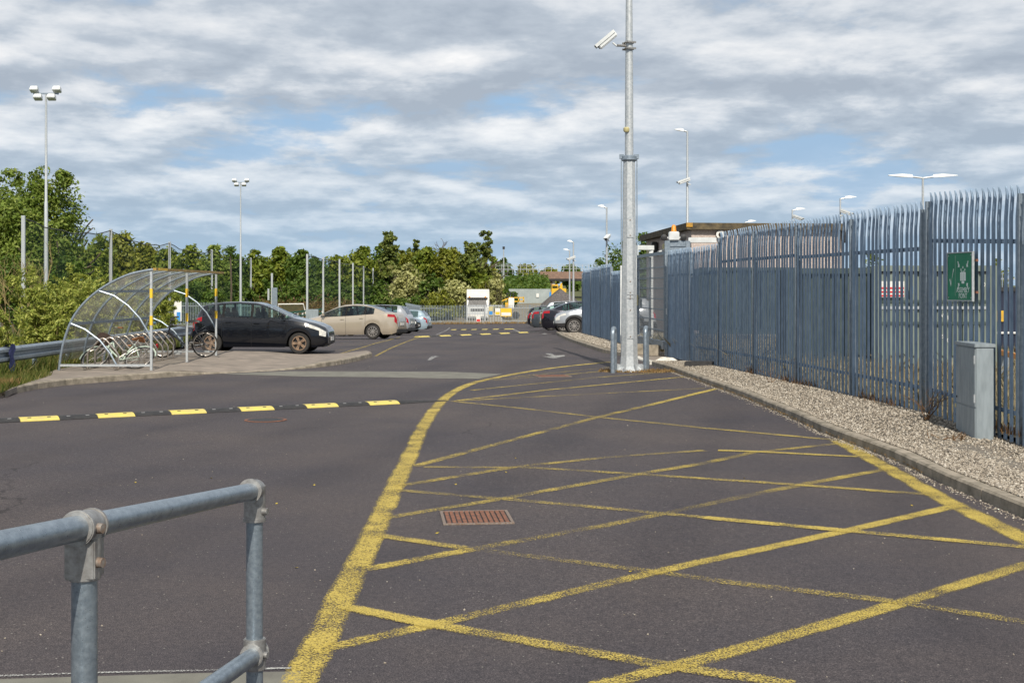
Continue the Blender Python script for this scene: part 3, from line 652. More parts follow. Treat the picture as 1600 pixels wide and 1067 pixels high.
stones(42000, g1, 0.0155, 'gravel', 'loose pale gravel stones below the tall palisade fence', MT['stone'])
def g2():
    y = 36 + rnd.random() * 17; k2 = sorted([(p.y, p.x) for p in kin2]); xa = np.interp(y, [a for a, b in k2], [b for a, b in k2]); xb = 3.66 - (y - 42) * .0714
    x = xa + (xb - xa) * rnd.random(); return (x, y, gh(x, y) + .13)
stones(6000, g2, 0.022, 'gravel', 'gravel stones below the far palisade fence', MT['stone'])
def g3():
    t = rnd.random() * (len(KRw) - 3) + 1; i = int(t); p = KRw[i].lerp(KRw[i + 1], t - i); x = p.x - abs(rnd.gauss(0, .06)) - .01
    return (x, p.y, gh(x, p.y) + .003)
stones(2600, g3, 0.009, 'grit', 'grit and straw dust gathered in the gutter below the right kerb', MT['stone'])
def g4():
    y = 5.5 + 26 * rnd.random() ** 1.6; x = (rnd.random() - .5) * .82 * y
    if x > 4.0: return None
    return (x, y, gh(x, y) + .002)
stones(230, g4, 0.007, 'grit', 'scattered small pale stones on the asphalt', MT['stone'])
LP = ['left of the thick yellow line, low in the picture', 'left of the thick yellow line, halfway up', 'inside the hatching, right of the upper thick yellow line', 'just above the rusty drain grate', 'inside the hatching, two steps above the drain grate', 'behind the corner post of the handrail', 'just right of the handrail corner, lower of two', 'above the left end of the handrail', 'above the middle of the handrail', 'between the drain grate and the crossing above it', 'near the middle of the upper hatching', 'in the middle of the hatching on the right', 'in the triangle by the right thick line', 'below the faint hatching crossing in the middle']
for (px, py) in [(463, 1007 - 120), (491, 758), (712, 757), (683, 833), (806, 716), (413, 783), (432, 787), (212, 754), (330, 747), (791, 738), (968, 644), (1163, 747), (1425, 790), (985, 893)]:
    c = at(px, py); s_ = .018
    m = MB().add([(-s_, 0, .004), (0, -s_ * .6, .002), (s_, 0, .009), (0, s_ * .6, .005), (0, 0, .0)], [(0, 1, 4), (1, 2, 4), (2, 3, 4), (3, 0, 4)])
    m.build('fallen_leaf', MT['leafyellow'], None, loc=c, rot=(0, 0, rnd.random() * 6), label='tiny yellow fallen leaf ' + LP.pop(0), cat='leaf', group='yellow leaves scattered on the asphalt')
c = at(966 / 1600 * 1600 * 0 + 520, 570.5)
MB().add([(-.09, -.03, .01), (.02, -.05, .0), (.1, .02, .03), (-.02, .05, .01), (0, 0, .06)], [(0, 1, 4), (1, 2, 4), (2, 3, 4), (3, 0, 4), (0, 3, 2, 1)]).build('litter', MT['white'], None, loc=c, label='crumpled white scrap of paper by the pavement tip', cat='litter')
# ================================================================ fences
def pale_mesh(h, lean=0.0):
    prof = [(-.045, 0), (-.031, .003), (-.016, .017), (.016, .017), (.031, .003), (.045, 0)]; th = .004
    ring = [(x, -y) for x, y in prof] + [(x, -y + th) for x, y in reversed(prof)]
    levels = [(0.03, 0, 1.0), (h - .42, 0, 1.0), (h - .36, .002, 1.0), (h - .12, .020, .96), (h - .07, .020, .5), (h, .006, .06)]
    V = []; n = len(ring)
    for z, dy, sc in levels:
        for x, y in ring: V.append((x * sc, y + dy * 1.0, z))
    Fs = [tuple(range(n - 1, -1, -1)), tuple((len(levels) - 1) * n + k for k in range(n))]
    for i in range(len(levels) - 1):
        for k in range(n): Fs.append((i * n + k, i * n + (k + 1) % n, (i + 1) * n + (k + 1) % n, (i + 1) * n + k))
    return MB().add(V, Fs).mesh('pale', MT['fence'])
def post_mesh(h):
    m = MB(); m.box((0, .0, h / 2), (.010, .08, h)); m.box((0, -.044, h / 2), (.045, .008, h)); m.box((0, .044, h / 2), (.045, .008, h)); return m.mesh('fence_post', MT['galv'])
def bolts(m, x, z): m.lathe([(.012, -.03), (.012, -.02), (0, -.02)], 6, 'Y', (x, 0, z))
def palisade(pts, heights, bases, label, npale=17, cat='fence', mat=None):
    """pts: post positions along the road side; local +y points to the yard"""
    root = empty('palisade_fence', (pts[0].x, pts[0].y, 0), 0, label, cat)
    o0 = pts[0]; cache = {}
    for i, p in enumerate(pts):
        h = max(heights[max(0, i - 1)], heights[min(i, len(heights) - 1)]); z = bases[i]
        d = pts[min(i + 1, len(pts) - 1)] - pts[max(0, i - 1)]; a = math.atan2(d.y, d.x)
        k = ('post', h)
        if k not in cache: cache[k] = post_mesh(h - .12)
        link(cache[k], 'fence_post', root, (p.x - o0.x, p.y - o0.y, z), (0, 0, a))
    for i in range(len(pts) - 1):
        a, b = pts[i], pts[i + 1]; d = b - a; L = d.length; ang = math.atan2(d.y, d.x); h = heights[i]
        k = ('pale', h)
        if k not in cache: cache[k] = pale_mesh(h)
        z0, z1 = bases[i], bases[i + 1]; zz_ = (z0 + z1) / 2
        for zr in (.42, h - .66):
            m = MB(); A_ = a - o0; B_ = b - o0; t = (B_ - A_).normalized()
            m.span(A_ + t * .04 + Vector((0, 0, z0 + zr)), B_ - t * .04 + Vector((0, 0, z1 + zr)), .006, .05)
            nrm = Vector((-t.y, t.x, 0)); m.span(A_ + t * .04 + nrm * .026 + Vector((0, 0, z0 + zr - .027)), B_ - t * .04 + nrm * .026 + Vector((0, 0, z1 + zr - .027)), .045, .006)
            m.build('rail', MT['fence'], root)
        for q in range(npale):
            t_ = (q + .5) / npale; p = a.lerp(b, t_) - o0; nrm = Vector((-d.y, d.x, 0)).normalized(); p = p - nrm * .012
            link(cache[k], 'pale', root, (p.x, p.y, z0 + (z1 - z0) * t_), (rnd.gauss(0, .002), rnd.gauss(0, .003), ang + rnd.gauss(0, .012)))
    return root
# local +y of a pale must point to the yard, so posts run towards the camera-right => order far -> near
pn = [5.92, 5, 4, 3, 2, 1, 0]
P_ = [fp(n) for n in pn]
palisade(P_, [2.86, 2.84, 3.08, 3.06, 3.02, 3.02], [.02, .03, .05, .07, .08, .08, .07], 'tall blue-grey palisade fence on the gravel from the gateway to the double post')
P2 = [fp(-.06), fp(-1), fp(-2.05)]
palisade(P2, [3.12, 3.14], [.07, -.03, -.10], 'nearest tall palisade section carrying the green sign')
nl = 5; Pl = [fl1.lerp(fl0, i / (nl - 1)) for i in range(nl)]
bs = [gh(p.x, p.y) + .09 for p in Pl]
palisade(Pl, [2.63, 2.68, 2.72, 2.44], bs, 'far palisade fence beyond the gateway, next to the silver crossover')
endp = MB().box((0, 0, 1.35), (.30, .10, 2.7)).build('gate_post', MT['whitesteel'], None, loc=(3.68, 41.75, gh(3.7, 41.7) - .02), label='pale grey box post ending the far palisade fence', cat='gate post')

# ---- sliding gate in the gateway
ga, gb = Vector((3.83, 38.9, .16)), Vector((4.17, 34.75, .16)); gd = gb - ga; gL = gd.length
root = empty('sliding_gate', ga, math.atan2(gd.y, gd.x), 'grey mesh sliding gate closing part of the gateway', 'gate')
H_ = 2.72
f = MB(); f.box((gL / 2, 0, .16), (gL, .12, .22)); f.box((gL / 2, 0, H_ - .05), (gL, .09, .09))
for t in (.04, gL - .04): f.box((t, 0, H_ / 2 + .1), (.08, .08, H_ - .4))
f.build('gate_frame', MT['galv'], root)
MB().box((gL * .46, 0, H_ / 2 + .1), (.06, .06, H_ - .42)).build('upright', MT['galvlight'], root)
for k in range(7): MB().box((gL / 2, -.004, .55 + k * .29), (gL - .16, .03, .03)).build('bar', MT['galv'], root)
m = MB(); n_ = int(gL / .048)
for i in range(n_): m.box((.08 + i * .048, .02, H_ / 2 + .1), (.008, .003, H_ - .42))
for i in range(34): m.box((gL / 2, .022, .30 + i * .07), (gL - .16, .004, .005))
m.build('mesh_infill', MT['galvlight'], root, kind='stuff')
MB().box((.18, -.05, 1.35), (.14, .02, .32)).build('notice', MT['cream'], root)
def portal(x, y, label, w_=.5, beam=(.8, 0)):
    z = gh(x, y) + .05; r_ = empty('gate_portal', (x, y, z), 0, label, 'gate portal')
    MB().box((0, 0, 1.55), (.13, .13, 3.1)).build('post', MT['whitesteel'], r_, bevel=.008)
    MB().box((w_, .3, 1.55), (.13, .13, 3.1)).build('post', MT['whitesteel'], r_, bevel=.008)
    MB().span((-.065, 0, 3.17), (w_ + .065, .3, 3.17), .13, .14).build('beam', MT['whitesteel'], r_)
    return r_
portal(3.92, 40.4, 'pale steel portal at the far end of the gateway')
x, y = 4.19, 34.55; z = .05
r_ = empty('gate_portal', (x, y, z), R(-4), 'broad grey steel gate portal at the near end of the gateway', 'gate portal')
MB().box((0, 0, 1.55), (.14, .16, 3.1)).build('post', MT['galv'], r_, bevel=.008)
MB().box((.56, .1, 1.55), (.12, .16, 3.1)).build('post', MT['galv'], r_, bevel=.008)
MB().box((.28, .05, 3.03), (.42, .05, .16)).build('beam', MT['galv'], r_)
MB().box((.28, .06, 1.95), (.42, .02, 2.0)).build('back_panel', MT['galv'], r_)
MB().box((.95, .14, 3.12), (.75, .14, .14)).build('arm', MT['whitesteel'], r_, bevel=.008)
MB().box((0.0, -.09, 1.2), (.08, .03, .16)).build('lock_box', MT['whitesteel'], r_)
b = empty('warning_beacon', (x + .18, y + .03, 3.16), 0, 'orange beacon with twin lamps on the gate portal', 'beacon')
MB().box((0, 0, .12), (.28, .2, .24)).build('housing', MT['whitesteel'], b, bevel=.02)
MB().lathe([(.08, .24), (.08, .26), (.065, .28), (.06, .38), (.035, .42), (0, .43)], 12).build('dome', MT['orange'], b, smooth=True)
for s in (-1, 1):
    q = MB().lathe([(.03, -.03), (.08, -.02), (.09, .06), (0, .065)], 12, 'Y', (s * .26, -.06, .08)).build('lamp', MT['dark'], b, smooth=True)
    MB().box((s * .19, 0, .08), (.1, .04, .04)).build('lamp_bracket', MT['whitesteel'], b)
for (px, py, w_, lb, mt_) in [(1001, 554, .45, 'grey concrete block standing in the gateway behind the camera mast', 'kerb'), (1020, 556, .36, 'pale concrete block right of the mast in the gateway', 'kerb')]:
    c = at(px, py, .05); MB().box((0, 0, .15), (w_, .28, .3)).build('concrete_block', MT[mt_], None, loc=c, bevel=.015, label=lb, cat='block')
c = at(1092, 573, .1); MB().prism([(-.35, -.07), (.35, -.09), (.37, .1), (-.25, .12)], -.05, .13).build('rubber_block', MT['rubber'], None, loc=c, bevel=.02, label='black rubber block lying at the foot of the palisade fence', cat='block')
c = at(1040, 564, .05); MB().add([(-.3, -.08, 0), (.3, -.1, 0), (.35, .1, 0), (-.25, .12, 0), (-.1, 0, .11), (.2, .02, .08)], [(0, 1, 5, 4), (1, 2, 5), (2, 3, 4, 5), (3, 0, 4)]).build('painted_stone', MT['kerbwhite'], None, loc=c, label='white painted stone beside the near gate portal', cat='stone')

# ---- camera mast and hooped bollards
mp_ = at(983, 580)
mast = empty('camera_mast', mp_, R(22.5), 'tall galvanised mast carrying a surveillance camera between two bollards', 'mast')
prof = [(.36, .0), (.35, .03), (.25, .12), (.225, .35), (.215, .8), (.185, 2.6), (.155, 4.85), (.15, 4.87)]
MB().lathe([(r_ * .90, h) for r_, h in prof], 8).build('lower_column', MT['galvlight'], mast)
MB().lathe([(.098, 4.86), (.092, 6.5), (.075, 8.5), (.06, 11.0), (0, 11.0)], 16).build('upper_column', MT['galvlight'], mast, smooth=True)
MB().lathe([(.165, 4.80), (.185, 4.82), (.185, 4.90), (.165, 4.92), (.10, 4.93)], 12).build('collar', MT['galv'], mast, smooth=True)
for s in (-1, 1):
    m = MB(); m.m = Matrix.Rotation(R(-22.5), 4, 'Z'); m.box((s * .178, -.02, 3.75), (.022, .05, 2.2)); m.box((s * .17, -.02, 4.9), (.10, .1, .1)); m.build('guide_bar', MT['galv'], mast)
for z0, z1 in ((.75, 1.45), (1.75, 2.1), (3.05, 3.5), (.62 + 1.05, .62 + 1.1)):
    m = MB(); m.m = Matrix.Rotation(R(-22.5), 4, 'Z'); rr = np.interp((z0 + z1) / 2, [.35, .8, 2.6, 4.85], [.225, .215, .185, .155]) * .85
    m.box((.01, -rr - .006, (z0 + z1) / 2), (.14, .016, z1 - z0)); d = m.build('access_door', MT['galvlight'], mast)
    m = MB(); m.m = Matrix.Rotation(R(-22.5), 4, 'Z')
    for zz2 in (z0 + .05, z1 - .05): m.lathe([(.014, -rr - .03), (.014, -rr - .014), (0, -rr - .03)], 6, 'Y', (.01, 0, zz2))
    m.build('bolt', MT['bolt'], d)
for k in range(8):
    a = k * math.pi / 4; MB().prism([(math.cos(a) * .2, math.sin(a) * .2), (math.cos(a + .05) * .34, math.sin(a + .05) * .34), (math.cos(a - .05) * .34, math.sin(a - .05) * .34)], 0, .16).build('gusset', MT['galvlight'], mast)
def cctv(name, loc, rz, tilt, L, label, arm=None, sc=1.0):
    """camera whose front looks along local +x, tilted down"""
    o = empty(name, loc, rz, label, 'camera')
    Rm = Matrix.Rotation(tilt, 4, 'Y')
    m = MB(); m.m = Rm; m.box((0, 0, 0), (L, .15 * sc, .13 * sc)); m.build('housing', MT['whitesteel'], o, bevel=.02 * sc)
    m = MB(); m.m = Rm; m.box((L * .06, 0, .085 * sc), (L * 1.12, .19 * sc, .015 * sc)); m.box((L * .06, .09 * sc, .05 * sc), (L * 1.1, .012, .06 * sc)); m.box((L * .06, -.09 * sc, .05 * sc), (L * 1.1, .012, .06 * sc)); m.build('sun_shield', MT['whitesteel'], o)
    m = MB(); m.m = Rm; m.lathe([(.045 * sc, L / 2 + .001), (.045 * sc, L / 2 + .012), (0, L / 2 + .006)], 12, 'X'); m.build('lens', MT['dark'], o)
    if arm: MB().tube([(-L * .25, 0, -.06 * sc), (-L * .42, 0, -.13 * sc), (-L * .42 - arm, 0, -.13 * sc)], .022 * sc, 8).build('bracket', MT['whitesteel'], o)
    return o
cctv('surveillance_camera', (mp_.x - .50, mp_.y - .05, mp_.z + 7.55), R(180), R(40), .50, 'large white surveillance camera on the tall mast, angled down', .18)
m = MB(); m.tube([(-.30, 0, 7.42), (0, 0, 7.42)], .03, 8)
for zz2 in (7.36, 7.50): m.lathe([(.11, zz2 - .02), (.125, zz2), (.11, zz2 + .02)], 12); m.box((.0, -.12, zz2), (.22, .03, .04)); m.box((0, .12, zz2), (.22, .03, .04))
m.m = Matrix.Identity(4); m.build('mounting_clamp', MT['fitting'], mast)
s_ = empty('sensor', (mp_.x - .07, mp_.y - .09, mp_.z + 5.45), 0, 'small cream sensor box halfway up the tall mast', 'sensor')
MB().lathe([(.05, 0), (.07, .03), (.07, .09), (.05, .11), (0, .115)], 12).build('body', MT['cream'], s_, smooth=True)
def hoop_bollard(px, py, label, mat):
    p = at(px, py); o = empty('hoop_bollard', p, R(78), label, 'bollard', 'hooped bollards beside the mast')
    for s in (-1, 1):
        pts = [(s * .16, 0, -.02), (s * .16, 0, .55), (s * .16, 0, .86)] + [(s * (.16 * math.cos(t)), 0, .86 + .13 * math.sin(t)) for t in [R(15), R(30), R(45), R(60), R(75), R(90)]]
        MB().tube(pts, .052, 14).build('leg', mat, o, smooth=True)
hoop_bollard(959, 582, 'galvanised hooped bollard left of the tall mast', MT['galv'])
hoop_bollard(1009.5, 579, 'galvanised hooped bollard right of the tall mast, rusty at the top', MT['galv'])

# ---- assembly point sign
na, nb2 = -.385, -.64; pa, pb = fp(na), fp(nb2); d = pb - pa; wS = d.length; ang = math.atan2(d.y, d.x); nrm = Vector((d.y, -d.x, 0)).normalized()
zc = (zat(396, pa.y) + zat(469, pa.y)) / 2; c = (pa + pb) / 2 + nrm * .13; hS = .60
sg = empty('assembly_point_sign', (c.x, c.y, zc), ang, 'green ASSEMBLY POINT sign fixed to the tall palisade fence', 'sign')
MB().box((0, 0, 0), (wS, .012, hS)).build('panel', MT['green'], sg)
f = MB()
for s in (-1, 1): f.box((0, -.002, s * (hS / 2 + .006)), (wS + .03, .03, .014)); f.box((s * (wS / 2 + .006), -.002, 0), (.014, .03, hS - .004))
f.build('frame', MT['galvlight'], sg)
for zz2 in (-.2, .2): MB().box((wS * .0, .03, zz2), (wS + .12, .03, .03)).build('bracket', MT['rust'], sg)
def flat(polys, parent, name='pictogram', mat=None, y=-.0075):
    m = MB()
    for P in polys: n = len(P); m.add([(q[0], y, q[1]) for q in P] , [tuple(range(n))])
    return m.build(name, mat or MT['signwhite'], parent)
flat([[(-.30, -.04), (-.285, -.02), (-.255, -.09), (-.26, -.13)], [(-.26, -.13), (-.255, -.09), (-.17, .10), (-.19, .10)]], sg, 'tick')
flat([[(-.135, -.25), (-.131, -.25), (-.131, .27), (-.135, .27)]], sg, 'divider')
cx_ = .09; P = []
for hx, hz_ in ((-.055, .085), (0, .115), (.055, .085), (-.028, .06), (.028, .06)):
    P.append([(cx_ + hx + .013 * math.cos(t * math.pi / 4), hz_ + .017 * math.sin(t * math.pi / 4)) for t in range(8)])
for hx in (-.055, 0, .055): P.append([(cx_ + hx - .024, -.055), (cx_ + hx + .024, -.055), (cx_ + hx + .024, .055), (cx_ + hx - .024, .055)])
P.append([(cx_ - .04, -.09), (cx_ + .04, -.09), (cx_ + .04, -.058), (cx_ - .04, -.058)])
flat(P, sg)
P = []
for sx, sz in ((-1, 1), (1, 1), (-1, -1), (1, -1)):
    ax, az = cx_ + sx * .10, (.12 if sz > 0 else -.085) ; bx, bz = cx_ + sx * .155, az + sz * .075
    P.append([(ax, az), (ax + sx * .05, az - sz * .0), (ax + sx * .035, az + sz * .018), (bx, bz), (bx - sx * .022, bz), (ax + sx * .018, az + sz * .03), (ax, az + sz * .045)])
for q_ in P: flat([q_], sg, 'arrow')
def text(s, size, loc, parent, mat, rot=(R(90), 0, 0), name='lettering', sx=1.0, ext=0.001):
    cu = bpy.data.curves.new(name, 'FONT'); cu.body = s; cu.size = size; cu.align_x = 'CENTER'; cu.align_y = 'CENTER'; cu.extrude = ext; cu.resolution_u = 3
    o = bpy.data.objects.new(name, cu); cu.materials.append(mat); C.objects.link(o); bpy.context.view_layer.update(); me = bpy.data.meshes.new_from_object(o); me.materials.clear(); me.materials.append(mat); bpy.data.objects.remove(o); o = bpy.data.objects.new(name, me); C.objects.link(o); o.parent = parent; o.location = loc; o.rotation_euler = rot; o.scale = (sx, 1, 1); return o
text('ASSEMBLY', .095, (cx_, -.008, -.175), sg, MT['signwhite'], sx=.86)
text('POINT', .095, (cx_, -.008, -.25), sg, MT['signwhite'], sx=.86)
for sx in (-1, 1):
    for sz in (-1, 1): MB().lathe([(.010, -.012), (.010, -.006), (0, -.006)], 8, 'Y', (sx * (wS / 2 - .03), 0, sz * (hS / 2 - .03))).build('screw', MT['galvlight'], sg)

# ---- roadside cabinet
cb = at(1525, 689, .05); cz = cb.z - .04
o = empty('electrical_cabinet', (cb.x, cb.y, cz), R(87), 'grey two-door electrical cabinet standing before the nearest palisade section', 'cabinet')
W_, D_, Hc = .80, .21, 1.17      # local x runs away from the camera, local -y into the fence
MB().box((W_ / 2, -D_ / 2, Hc / 2), (W_, D_, Hc)).build('body', MT['cabinet'], o, bevel=.006)
MB().box((W_ / 2, -D_ / 2, Hc + .02), (W_ + .03, D_ + .04, .045)).build('lid', MT['cabinet'], o, bevel=.006)
MB().box((W_ / 2, .004, .80), (W_ - .03, .012, .70)).build('door', MT['cabinet'], o)
d = MB().box((W_ / 2, .004, .24), (W_ - .03, .012, .38)).build('door', MT['cabinet'], o)
MB().box((.80, .012, .40), (.05, .004, .05)).build('warning_label', MT['cream'], d)
for z in (.55, 1.02): MB().lathe([(.012, -.05), (.012, .05)], 8, 'Z', (.022, .012, z)).build('hinge', MT['galvlight'], o)
MB().lathe([(.012, .008), (.012, .02), (0, .02)], 8, 'Y', (W_ - .06, 0, .52)).build('lock', MT['dark'], o)
b2 = empty('steel_box', (cb.x + .62, cb.y - .35, cz), R(92), 'pale steel box partly hidden behind the fence pales right of the cabinet', 'box')
MB().box((.3, -.2, .6), (.55, .3, 1.2)).build('body', MT['whitesteel'], b2, bevel=.01)
MB().box((.3, -.2, 1.22), (.6, .36, .04)).build('lid', MT['whitesteel'], b2)

# ---- handrail in front
def railpt(y): t = (3.7 - y) / 1.26; return Vector((-.744 - .071 * t, y, 1.297 + .128 * t))
p0, p1 = railpt(3.7), railpt(2.44)
h = empty('handrail', (p0.x, p0.y, 0), 0, 'galvanised tube handrail in the lower left foreground', 'handrail')
o_ = Vector((p0.x, p0.y, 0)); rt = .0242
far = railpt(.9)
MB().tube([p0 - o_ + Vector((0, -.02, 0)), p1 - o_, far - o_], rt, 24).build('top_rail', MT['rail'], h, smooth=True)
mid = Vector((0, 0, -.473))
MB().tube([p0 - o_ + mid + Vector((-.0, -.02, 0)), p1 - o_ + mid, far - o_ + mid], rt, 24).build('middle_rail', MT['rail'], h, smooth=True)
for p in (p0, p1): MB().tube([p - o_ + Vector((0, 0, -.02)), Vector((p.x - o_.x, p.y - o_.y, .0))], rt, 24).build('post', MT['rail'], h, smooth=True)
dr = (far - p0).normalized()
def fitting(p, top, elbow):
    m = MB(); q = p - o_
    if elbow:
        m.tube([q + dr * .05, q + dr * .02, q - dr * .012, q - dr * .024], [.031, .031, .030, .016], 22)
        m.tube([q + Vector((0, 0, .012)), q - Vector((0, 0, .085))], .031, 22)
        m.tube([q + dr * .055, q + dr * .046], .0345, 22); m.tube([q - Vector((0, 0, .08)), q - Vector((0, 0, .09))], .033, 22)
    else:
        m.tube([q + dr * .036, q - dr * .036], .0315, 22); m.tube([q + dr * .04, q + dr * .028], .034, 22); m.tube([q - dr * .04, q - dr * .028], .034, 22)
        if top: m.box(q - Vector((0, 0, .058)), (.058, .058, .075)); m.tube([q, q - Vector((0, 0, .10))], .0312, 22)
        else: m.tube([q + Vector((0, 0, .045)), q - Vector((0, 0, .045))], .0318, 22)
    c_ = m.build('fitting', MT['fitting'], h, smooth=True, bevel=.0025 if not elbow else 0)
    for dz in ((-.06,) if elbow else ((-.065, .0) if top else (.0,))):
        MB().tube([q + Vector((.026, -.012, dz)), q + Vector((.041, -.016, dz))], [.0105, .0095], 10).build('set_screw', MT['bolt'] if top and not elbow else MT['fitting'], c_, smooth=True)
fitting(p0, True, True); fitting(p1, True, False); fitting(p0 + mid, False, False); fitting(p1 + mid, False, False)

# ---- bicycle shelter
XS, XB = -7.72, -9.7; ZS = [27.4, 28.9, 30.4, 31.9, 33.4]; zp = .115
sh = empty('bicycle_shelter', (XS, ZS[0], zp), 0, 'curved clear plastic bicycle shelter on a galvanised frame', 'shelter')
arc = [(-1.98, 0), (-1.93, .38), (-1.83, .76), (-1.68, 1.12), (-1.45, 1.43), (-1.16, 1.69), (-.82, 1.90), (-.45, 2.06), (-.05, 2.145), (.09, 2.155)]
def arcpt(t):
    i = min(int(t), len(arc) - 2); u = t - i; a, b = arc[max(i - 1, 0)], arc[i]; c_, d_ = arc[i + 1], arc[min(i + 2, len(arc) - 1)]
    return tuple(.5 * (2 * b[k] + (c_[k] - a[k]) * u + (2 * a[k] - 5 * b[k] + 4 * c_[k] - d_[k]) * u * u + (3 * b[k] - a[k] - 3 * c_[k] + d_[k]) * u ** 3) for k in (0, 1))
AT = [arcpt(t * .25) for t in range(0, 37)]
for y in ZS: MB().tube([(x, y - ZS[0], z) for x, z in AT], .027 if y in (ZS[0], ZS[-1]) else .024, 10).build('arch', MT['galv'], sh, smooth=True)
for i in range(4):
    y0, y1 = ZS[i] - ZS[0] + .01, ZS[i + 1] - ZS[0] - .01
    V = []; Fs = []
    for x, z in AT:
        V += [(x - .0, y0, z + .034), (x - .0, y1, z + .034)]
    for k in range(2, len(AT) - 1): Fs.append((2 * k, 2 * k + 1, 2 * k + 3, 2 * k + 2))
    MB().add(V, Fs).build('plastic_sheet', MT['perspex'], sh, smooth=True)
for (x, z) in ((-1.735, 1.01), (-1.14, 1.71)): MB().box((x + .02, 3.0, z - .02), (.04, 6.0, .06)).build('purlin', MT['galv'], sh)
MB().box((.11, 3.05, 2.165), (.07, 6.4, .055)).build('gutter', MT['gutter'], sh)
MB().box((.148, .4, 2.166), (.006, .7, .058)).build('tape', MT['tape'], sh)
for y in (0, 3.0, 6.0):
    p = MB().box((0, y, 1.06), (.05, .05, 2.12)).build('post', MT['galvlight'], sh, bevel=.004)
    for z in (.62 + .45, 1.55 + .1): MB().box((0, y, z), (.056, .056, .20)).build('yellow_tape', MT['tape'], p)
for y in (0, 6.0):
    c1 = [(-1.14, y, 1.71), (-.80, y, 1.60), (-.5, y, 1.39), (-.25, y, 1.12), (-.06, y, .80), (-.02, y, .70)]
    c2 = [(-1.735, y, 1.01), (-1.42, y, .88), (-1.1, y, .64), (-.88, y, .36), (-.75, y, .12)]
    for c_ in (c1, c2): MB().tube(c_, .022, 8).build('brace', MT['galv'], sh, smooth=True)
    MB().box((-.99, y, .11), (1.92, .035, .05)).build('foot_rail', MT['galvlight'], sh)
    V = []; Fs = []; K = 16
    for k in range(K):
        a_ = c2[0]; t = k / (K - 1)
def hoop_mesh():
    pts = [(-.335, 0, 0), (-.335, 0, .33), (-.325, 0, .37), (-.12, 0, .60), (-.07, 0, .65), (0, 0, .675), (.06, 0, .65), (.10, 0, .605), (.31, 0, .36), (.335, 0, .31), (.335, 0, 0)]
    return MB().tube(pts, .020, 10).mesh('hoop', MT['steel'], True)
hm = hoop_mesh()
rk_ = empty('cycle_rack', (-8.87, 27.75, zp), 0, 'row of bent stainless cycle hoops under the shelter', 'cycle rack')
for i in range(10): link(hm, 'hoop', rk_, (0, i * .5, 0))
for s in (-.335, .335): MB().box((s, 2.25, .012), (.05, 4.9, .02)).build('base_bar', MT['steel'], rk_)

